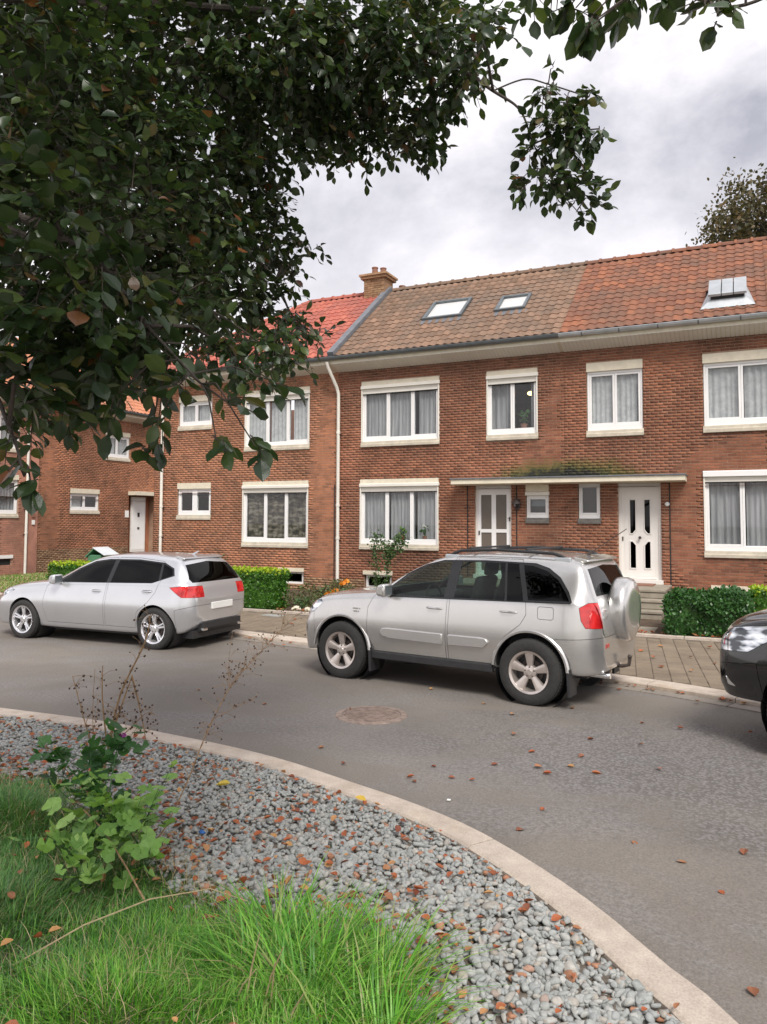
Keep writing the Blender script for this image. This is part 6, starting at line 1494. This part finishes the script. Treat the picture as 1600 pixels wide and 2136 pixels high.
# low flowering shrub
fs = root('flower_shrub', (-8.1, 14.4, .1), 'low reddish green shrub with orange flowers between the hedge and the silver off-road car', 'shrub')
P = np.stack([rng.normal(0, .52, 3000), rng.normal(0, .32, 3000), rng.uniform(0, 1, 3000)], 1); P[:, 2] = P[:, 2]*np.clip(.52-.30*(P[:, 0]/1.0)**2-.4*P[:, 1]**2+.12*np.sin(P[:, 0]*6), .08, .75)
V, Fc = scatter(LEAFV, LEAFF, P, rand_rot(len(P)), rng.uniform(.03, .065, len(P))); np_obj('leaves', V, Fc, 'flower_leaf', fs, kind='stuff')
m = MB()
for i in range(40):
    a = random.uniform(0, 6.28); q = random.random()*.7; m.tube([(q*cos(a)*.3, q*sin(a)*.2, 0), (q*cos(a), q*sin(a)*.5, random.uniform(.2, .5))], .006, 4)
m.build('stems', 'twig', fs)
fl = MB()
ob_ = lobed_mesh('petal_orange')
for (x, y, z) in ((.18, -.3, .36), (.10, -.33, .33), (.26, -.28, .40), (.42, -.1, .58), (.36, -.15, .54)):
    f_ = MB().ell((x, y, z), (.02, .02, .02), 6, 4).build('flower', 'petal_orange', fs)
    for k in range(5): a = k*2*pi/5; inst('petal', ob_, f_, (x+.03*cos(a), y+.0+.02*sin(a), z+.02*sin(a)), (1.0, .4, a), (.045, .045, .045))
sprig((-7.55, 14.2, .1), 130, .28, .42, 'rose_leaf', 'bright_shrub', 'small fresh green bush right of the orange flowers', 'shrub', (.04, .08))
sprig((-8.5, 13.85, .09), 50, .16, .25, 'rose_leaf', 'small_weed', 'small round-leaved green plant beside the pale stones', 'weed', (.04, .08))
# climbing rose in front of the window
rs = root('rose_bush', (-7.9, 16.7, .1), 'leggy rose bush standing in front of the lower window of the brown roofed house', 'rose bush')
canes = [[(0, 0, 0), (.02, 0, .5), (.06, 0, .85), (.0, 0, 1.1), (-.1, -.02, 1.35)], [(.06, 0, .85), (.2, -.02, 1.1), (.28, 0, 1.35), (.36, 0, 1.5)], [(-.22, 0, .0), (-.26, 0, .5), (-.25, 0, .9), (-.3, 0, 1.25), (-.24, 0, 1.5)], [(.06, 0, .8), (.12, 0, 1.1), (.05, .02, 1.3)], [(.2, 0, 1.1), (.4, 0, 1.2), (.52, 0, 1.42)]]
P = []
for k, c_ in enumerate(canes):
    q = spline(c_, 8); MB().tube(q, list(np.linspace(.012, .004, len(q))), 6).build('cane', 'twig', rs, smooth=True)
    for p in q[5:]:
        for _ in range(11 if k != 0 else 9): P.append((p.x+random.gauss(0, .055), p.y+random.gauss(0, .05), p.z+random.gauss(0, .06)))
P = np.array([p for p in P if p[2] > .25]); V, Fc = scatter(LEAFV, LEAFF, P, rand_rot(len(P)), rng.uniform(.04, .07, len(P))); np_obj('leaves', V, Fc, 'rose_leaf', rs, kind='stuff')
sprig((-12.0, 15.6, .1), 60, .22, 1.02, 'rose_leaf', 'tall_weed', 'feathery pale green plant standing behind the bright hedge', 'plant', (.03, .06))
# soil litter near the beds
c = np.stack([rng.uniform(-9, 0, 260), rng.uniform(13.5, 13.8, 260)], 1); V, Fc = scatter(CURLV, LEAFF, np.concatenate([c, np.full((260, 1), .10)], 1), rand_rot(260, .4), rng.uniform(.05, .09, 260))
tag(np_obj('leaf_litter', V, Fc, 'fallen_leaf', kind='stuff'), 'brown leaves blown along the foot of the hedges', 'leaf litter')
# lawn at far left
c = rng.uniform((-21.9, 13.6), (-16.2, 20), (16000, 2)); n = len(c)
blades(np.concatenate([c, np.full((n, 1), .08)], 1), rng.uniform(.05, .11, n), rng.uniform(.010, .02, n), rng.uniform(.2, .9, n), 'straw', 'lawn', 'yellowish lawn in front of the houses on the far left')
c = rng.uniform((-22.0, 13.6), (-16.2, 20), (14000, 2)); n = len(c)
blades(np.concatenate([c, np.full((n, 1), .08)], 1), rng.uniform(.05, .12, n), rng.uniform(.010, .02, n), rng.uniform(.2, .9, n), 'grass_blade', 'lawn', 'green part of the lawn in front of the houses on the far left')
bn = root('garden_bin', (-17.4, 17.0, .1), 'green garden bin with a tilted pale lid behind the light silver hatchback', 'bin')
MB().prism([(-.22, 0), (.22, 0), (.27, .82), (-.27, .82)], -.24, .24, 'y').build('bin_body', 'green_bin', bn, bevel=.02)
MB().prism([(-.34, .76), (.0, 1.02), (.03, 1.0), (-.30, .74)], -.28, .28, 'y').build('front_flap', 'green_bin', bn)
MB().prism([(-.02, 1.02), (.46, .80), (.47, .83), (-.0, 1.05)], -.30, .30, 'y').build('lid', 'bin_lid', bn, bevel=.008)

# ------------------------------------------------------------------ things in the windows
def pot_plant(loc, pot, leafm, label, kind=0, s=1):
    r_ = root('pot_plant', loc, label, 'pot plant')
    MB().lathe([(.0, 0), (.045*s, 0), (.06*s, .09*s), (.065*s, .09*s), (.065*s, .105*s), (.0, .10*s)], 14).build('pot', pot, r_, smooth=True)
    P = []
    m = MB()
    for i in range(26 if kind == 0 else 10):
        a = random.uniform(0, 6.28); q = random.uniform(.02, .10)*s; z = random.uniform(.14, .34)*s; P.append((q*cos(a), q*sin(a)*.5, z)); m.tube([(0, 0, .1*s), (q*cos(a), q*sin(a)*.5, z)], .003, 4)
    m.build('stems', 'mallow_dark', r_)
    V, Fc = scatter(LEAFV, LEAFF, np.array(P), rand_rot(len(P)), rng.uniform(.05*s, .10*s, len(P))); np_obj('leaves', V, Fc, leafm, r_, kind='stuff')
    return r_
pot_plant((-7.93, WY+.15, 1.47), 'petal_pink', 'mallow_leaf', 'green plant in a pink pot behind the middle pane of the lower window', 0)
p_ = pot_plant((-7.31, WY+.15, 1.47), 'terracotta', 'shrub_leaf', 'white flowering orchid behind the right pane of the lower window', 1)
MB().tube([(0, 0, .1), (.0, 0, .28), (-.03, 0, .36)], .003, 4).build('flower_stem', 'mallow_dark', p_)
for i in range(5): MB().ell((-.06+i*.028, -.01, .36-.012*abs(i-1)), (.018, .008, .018), 8, 5).build('flower', 'petal_white', p_)
pot_plant((-4.78, WY+.15, 4.11), 'terracotta', 'shrub_leaf', 'leafy plant in a terracotta pot in the small upper window with the lit lamp', 0, 1.35)
lp = root('ceiling_lamp', (-4.80, WY+.9, 5.10), 'lit warm ceiling lamp seen through the small upper window', 'lamp')
MB().ell((0, 0, 0), (.09, .09, .05), 14, 8).build('glass_shade', 'bulb_glow', lp, smooth='all'); MB().tube([(0, 0, .04), (0, 0, .9)], .006, 6).build('cord', 'iron', lp)

# ------------------------------------------------------------------ the big tree overhead and the one behind the roofs
CL = [(-2.52,2.01,3.87,0.262),(-2.65,2.49,4.1,0.35),(-2.58,3.06,4.41,0.425),(-2.12,3.27,4.44,0.425),(-1.8,3.64,4.56,0.394),(-1.45,3.81,4.61,0.289),(-1.1,3.33,4.26,0.18),(-2.45,2.07,3.49,0.281),(-2.53,2.68,3.8,0.36),(-2.47,3.34,4.19,0.394),(-2.19,3.79,4.47,0.394),(-1.88,4.05,4.52,0.316),(-1.67,4.16,4.41,0.216),(-1.78,4.12,4.24,0.172),(-2.04,3.99,4.24,0.158),(-2.29,4.08,4.42,0.24),(-2.51,3.98,4.42,0.225),(-1.48,4.13,4.47,0.169),(-1.3,4.11,4.47,0.124),(-2.15,1.79,3.01,0.244),(-2.33,2.36,3.28,0.28),(-2.55,3.12,3.71,0.325),(-2.69,3.69,4.15,0.23),(-2.9,4.03,4.09,0.25),(-2.84,4.28,4.08,0.146),(-2.85,4.08,3.78,0.266),(-2.78,4.44,3.89,0.133),(-2.79,4.33,3.66,0.146),(-2.56,3.35,3.48,0.263),(-2.68,4.49,3.8,0.093),(-1.99,1.67,2.67,0.225),(-2.13,2.15,2.83,0.236),(-2.34,2.81,3.04,0.214),(-2.73,3.72,3.31,0.244),(-2.65,3.98,3.33,0.15),(-2.53,4.04,3.17,0.165),(-2.45,4.2,3.15,0.116),(-2.27,3.3,2.84,0.188),(-1.96,2.57,2.68,0.14),(-1.98,2.12,2.59,0.158),(-2.06,1.87,2.54,0.211),(-2.05,1.65,2.43,0.15),(-2.27,2.0,2.41,0.14),(-1.92,1.94,2.38,0.122),(-1.68,1.95,2.38,0.094),(-1.52,2.03,2.32,0.086),(-1.69,2.49,2.5,0.094),(-2.14,3.37,2.79,0.113),(-1.5,1.93,2.2,0.057),(-1.45,2.07,2.19,0.05),(-2.08,2.31,2.31,0.084),(-2.12,2.3,2.21,0.053),(-2.42,2.15,2.29,0.056),(-2.55,2.09,2.33,0.094),(-2.09,1.65,2.18,0.06),(-1.92,1.52,2.09,0.044),(-1.86,1.55,2.05,0.028),(-0.96,4.06,4.28,0.105),(-0.98,4.06,4.13,0.118),(-0.86,4.11,4.2,0.105),(-0.72,4.17,4.28,0.079),(-0.83,4.14,4.04,0.144),(-0.7,4.2,4.05,0.084),(-1.05,4.04,3.99,0.092),(-0.94,4.1,3.83,0.131),(-0.81,4.16,3.78,0.11),(-1.11,4.02,3.8,0.068),(-0.73,4.2,3.71,0.084),(-0.79,4.18,3.62,0.053),(-0.92,4.07,4.43,0.032),(-1.1,4.03,3.75,0.053),(-4.49,3.8,4.64,0.516),(-4.22,4.48,4.7,0.562),(-4.25,3.96,3.89,0.481),(-3.89,4.66,4.29,0.413),(-4.24,3.44,3.33,0.344),(-3.61,4.28,3.61,0.309),(-3.68,3.72,3.09,0.281),(-4.07,3.43,4.86,0.469),(-3.86,4.07,5.16,0.516),(-3.24,4.36,5.16,0.516),(-2.61,4.65,5.27,0.447),(-2.96,2.44,2.46,0.153),(-2.45,2.35,2.52,0.16),(-2.13,2.28,2.5,0.131),(-1.92,2.37,2.56,0.112),(-1.86,2.09,2.33,0.084),(-2.33,2.19,2.35,0.084),(-1.99,2.78,2.6,0.128),(-2.45,3.76,2.98,0.169),(-0.64,2.47,3.75,0.081),(-0.53,2.31,3.62,0.075),(-0.41,2.15,3.47,0.069),(-0.32,2.09,3.41,0.066),(-0.25,2.12,3.43,0.066),(-0.18,2.16,3.42,0.066),(-0.1,2.19,3.41,0.066),(-0.03,2.23,3.4,0.059),(0.04,2.26,3.42,0.066),(-0.36,2.08,3.34,0.045),(-0.28,2.11,3.36,0.045),(-0.73,2.86,3.99,0.066),(-0.42,2.15,3.42,0.044),(-0.33,1.98,3.26,0.043),(-0.36,1.97,3.23,0.025),(-0.26,2.23,3.45,0.039),(-0.17,2.27,3.44,0.036),(-0.08,2.1,3.29,0.04),(-0.05,2.12,3.27,0.028),(0.02,2.15,3.3,0.043),(-0.64,2.9,3.95,0.03)]
tr = root('overhanging_tree', (-4.4, .35, .1), 'large dark-leaved tree whose branches hang over the top and left of the view', 'tree'); TO = np.array([-4.4, .35, .1])
T = lambda p: tuple(np.array(p)-TO)
MB().tube([T(p) for p in [(-4.4, .35, 0), (-4.42, .34, 1.2), (-4.35, .4, 2.6), (-4.4, .3, 4.2), (-4.3, .4, 6.5), (-4.4, .3, 8)]], [.30, .24, .21, .17, .10, .04], 14).build('trunk', 'bark', tr, smooth=True)
LIMBS = [[(-4.4, .35, 2.5), (-3.5, 1.1, 2.9), (-2.7, 1.75, 3.12), (-2.2, 2.0, 2.95), (-1.95, 2.1, 2.65), (-1.7, 2.1, 2.42)],
         [(-4.4, .35, 3.3), (-3.7, 1.6, 4.1), (-3.0, 2.8, 4.62), (-2.2, 3.55, 4.78), (-1.6, 3.9, 4.62), (-1.25, 4.03, 4.36), (-1.11, 4.08, 4.24), (-1.03, 4.06, 4.02), (-.93, 4.1, 3.8), (-.82, 4.17, 3.65)],
         [(-4.4, .35, 3.3), (-3.4, 1.5, 3.6), (-2.8, 2.6, 3.65), (-2.75, 3.5, 3.65), (-2.7, 4.0, 3.5), (-2.6, 4.1, 3.25), (-2.45, 4.2, 3.12)],
         [(-4.4, .35, 3.5), (-2.9, 1.0, 4.6), (-1.7, 1.4, 4.75), (-.8, 1.85, 4.4), (-.4, 2.05, 3.85), (-.1, 2.15, 3.36), (.1, 2.2, 3.34)],
         [(-3.5, 1.1, 2.9), (-2.9, 1.6, 2.7), (-2.45, 1.8, 2.45), (-2.15, 1.7, 2.25), (-1.95, 1.6, 2.08)],
         [(-3.0, 2.8, 4.62), (-2.6, 3.3, 4.3), (-2.35, 3.8, 4.25), (-2.0, 4.1, 4.3)],
         [(-2.7, 1.75, 3.12), (-2.4, 2.3, 3.0), (-2.3, 2.9, 2.95), (-2.2, 3.35, 2.8)], [(-1.25, 4.03, 4.36), (-1.08, 4.06, 4.40), (-.95, 4.08, 4.35), (-.75, 4.18, 4.28)], [(-1.03, 4.06, 4.02), (-.9, 4.12, 4.08), (-.7, 4.2, 4.1)]]
limb_pts = []
for k, l in enumerate(LIMBS):
    q = spline(l, 8); r0 = (.06, .034, .06, .05, .03, .02, .025, .005, .005)[k]; r1 = .004 if k != 1 else .0025
    MB().tube([T(tuple(p)) for p in q], list(r1+(r0-r1)*(1-np.linspace(0, 1, len(q)))**1.9), 8).build('branch', 'bark', tr, smooth=True)
    limb_pts += [tuple(p) for p in q]
limb_pts = np.array(limb_pts)
over = [(-3.4+random.uniform(-.4, .5), 1.2+random.uniform(-.5, .8), random.uniform(3.4, 5.0), .45) for _ in range(8)]  # extra canopy, mostly out of view, added to darken the leaves
over += [(random.uniform(-3.4, -1.5), random.uniform(1.6, 4.6), random.uniform(5.1, 5.9), .5) for _ in range(12)]
over += [(random.uniform(-4.4, -3.4), random.uniform(2.4, 5.0), random.uniform(3.2, 5.0), .5) for _ in range(12)]
over += [(random.uniform(-4, .5), random.uniform(-1.5, 1.0), random.uniform(4.2, 5.6), .55) for _ in range(8)]
LP, LD, LS, wood = [], [], [], MB()
def twig(p0, d, ln, nl, big=0):
    d = d/np.linalg.norm(d); s = np.cross(d, (0, 0, 1)); s = s/(np.linalg.norm(s)+1e-6); bend = np.array([0, 0, -1])*ln*.25
    pts = [p0+d*ln*t+bend*t*t for t in (0, .5, 1)]
    wood.tube([T(p) for p in pts], [.0028, .002, .001], 3, cap=False)
    for i in range(nl):
        t = (i+.6)/nl; sg = 1 if i % 2 else -1; p = p0+d*ln*t+bend*t*t; a = sg*random.uniform(.5, 1.15) if i < nl-1 else 0
        ld = d*cos(a)+s*sin(a)+np.array([0, 0, -1])*random.uniform(-.05, .75)
        LP.append(p); LD.append(ld); LS.append(random.uniform(.042, .075)+.014*big)
rs_ = random.Random(5)
for k, (cx_, cy_, cz_, r) in enumerate(CL+over):
    c = np.array([cx_, cy_, cz_]); small = r < .135; extra = k >= len(CL); spray = cx_ > -1.2 and cy_ > 3.9; lai = 8.5 if spray else 2.6 if small else (4.8 if not extra else 3.4)
    nl = pi*r*r*lai/.0029; ntw = max(2, int(nl/7)); j = np.argmin(np.linalg.norm(limb_pts-c, axis=1)); b = limb_pts[j]
    mid = (b+c)/2+np.array([0, 0, .04]); rr = .004 if small else .009
    if not extra: wood.tube([T(b), T(mid), T(c)], [rr, rr*.8, rr*.5], 5, cap=False)
    away = (c-b)/(np.linalg.norm(c-b)+1e-6)
    for i in range(ntw):
        q = rng.normal(size=3); q = q/np.linalg.norm(q)*r*.82*rng.random()**.4; q *= (1, 1, .95)
        vd = np.array([-sin(YAW), cos(YAW), 0]); q = q+vd*(q@vd)*(.9 if not small else .1)
        ln = min(rng.uniform(.12, .28), r*1.0 if small else .3); d = q/(np.linalg.norm(q)+1e-6)*.7+away*.5+rng.normal(size=3)*.35+np.array([0, 0, -.15])
        twig(c+q-d/np.linalg.norm(d)*ln*.5, d, ln, max(3, int(ln/.032)), 1 if np.linalg.norm(c-np.array([0, 0, EYE])) < 3.2 and c[0] < -1.2 else 0)
LP, LD, LS = np.array(LP), np.array(LD), np.array(LS); print('tree leaves', len(LP))
wood.build('twigs', 'twig', tr, kind='stuff')
rel = LP-np.array([0, 0, EYE]); fw = rel @ np.array(FW); rt = rel @ np.array(RT); up = rel @ np.array(UP2)
# nothing grows right against the lens
ok = ~((fw < 1.5) & (np.abs(rt) < 1.4) & (np.abs(up) < 1.6)); ok &= np.linalg.norm(rel, axis=1) > 1.45
seen = (fw > .5) & (np.abs(rt/np.maximum(fw, .1)) < .5) & (up/np.maximum(fw, .1) < .62) & (up/np.maximum(fw, .1) > -.7)
R_ = frame_from(LD, roll=rng.normal(0, .5, len(LD)))
order = np.argsort(np.linalg.norm(rel, axis=1)+(~(seen & ok))*100)[:300]; part = np.zeros(len(LP), bool); part[order] = True
me = leaf_mesh('leaf', 'tree_leaf')
for k in order:
    mt = Matrix([list(R_[k][i]) for i in range(3)]); o = inst('leaf', me, tr, tuple(LP[k]-TO), mt.to_euler(), (LS[k],)*3)
s_ = ok & ~part
vr = rng.integers(0, 3, len(LP)); VV, FF, n_ = [], [], 0
for k, tv in enumerate((LEAFV, LEAFB, LEAFC)):
    V, Fc = scatter(tv, LEAFF, LP[s_ & (vr == k)]-TO, R_[s_ & (vr == k)], np.stack([LS, LS*rng.uniform(.8, 1.12, len(LS)), LS*rng.uniform(.3, 1.7, len(LS))], 1)[s_ & (vr == k)]); VV.append(V); FF.append(Fc+n_); n_ += len(V)
np_obj('foliage', np.concatenate(VV), np.concatenate(FF), 'tree_leaf', tr, kind='stuff')
# tree behind the roofs
bt = root('background_tree', (1.5, 40.6, 0), 'sparse brown green tree rising behind the orange roof at the right edge', 'tree')
MB().tube([(0, 0, 0), (.1, 0, 6), (-.1, .1, 11), (.1, 0, 16)], [.4, .3, .2, .06], 10).build('trunk', 'bark', bt, smooth=True)
P = []
for i in range(70):
    a = random.uniform(0, 6.28); ph = random.uniform(-.9, 1.2); rr = random.uniform(1.2, 3.9); c = np.array([rr*cos(a)*cos(ph), rr*sin(a)*cos(ph), 15.0+rr*.85*sin(ph)])
    MB().tube([(0, 0, min(14.5, c[2]-1.6)), tuple(c*np.array([.5, .5, 1])+np.array([0, 0, -.4])), tuple(c)], [.07, .05, .015], 5).build('branch', 'bark', bt)
    P.append(c+rng.normal(0, .42, (170, 3)))
P = np.concatenate(P); V, Fc = scatter(LEAFV, LEAFF, P, rand_rot(len(P)), rng.uniform(.12, .22, len(P))); np_obj('foliage', V, Fc, 'bg_leaf', bt, kind='stuff')
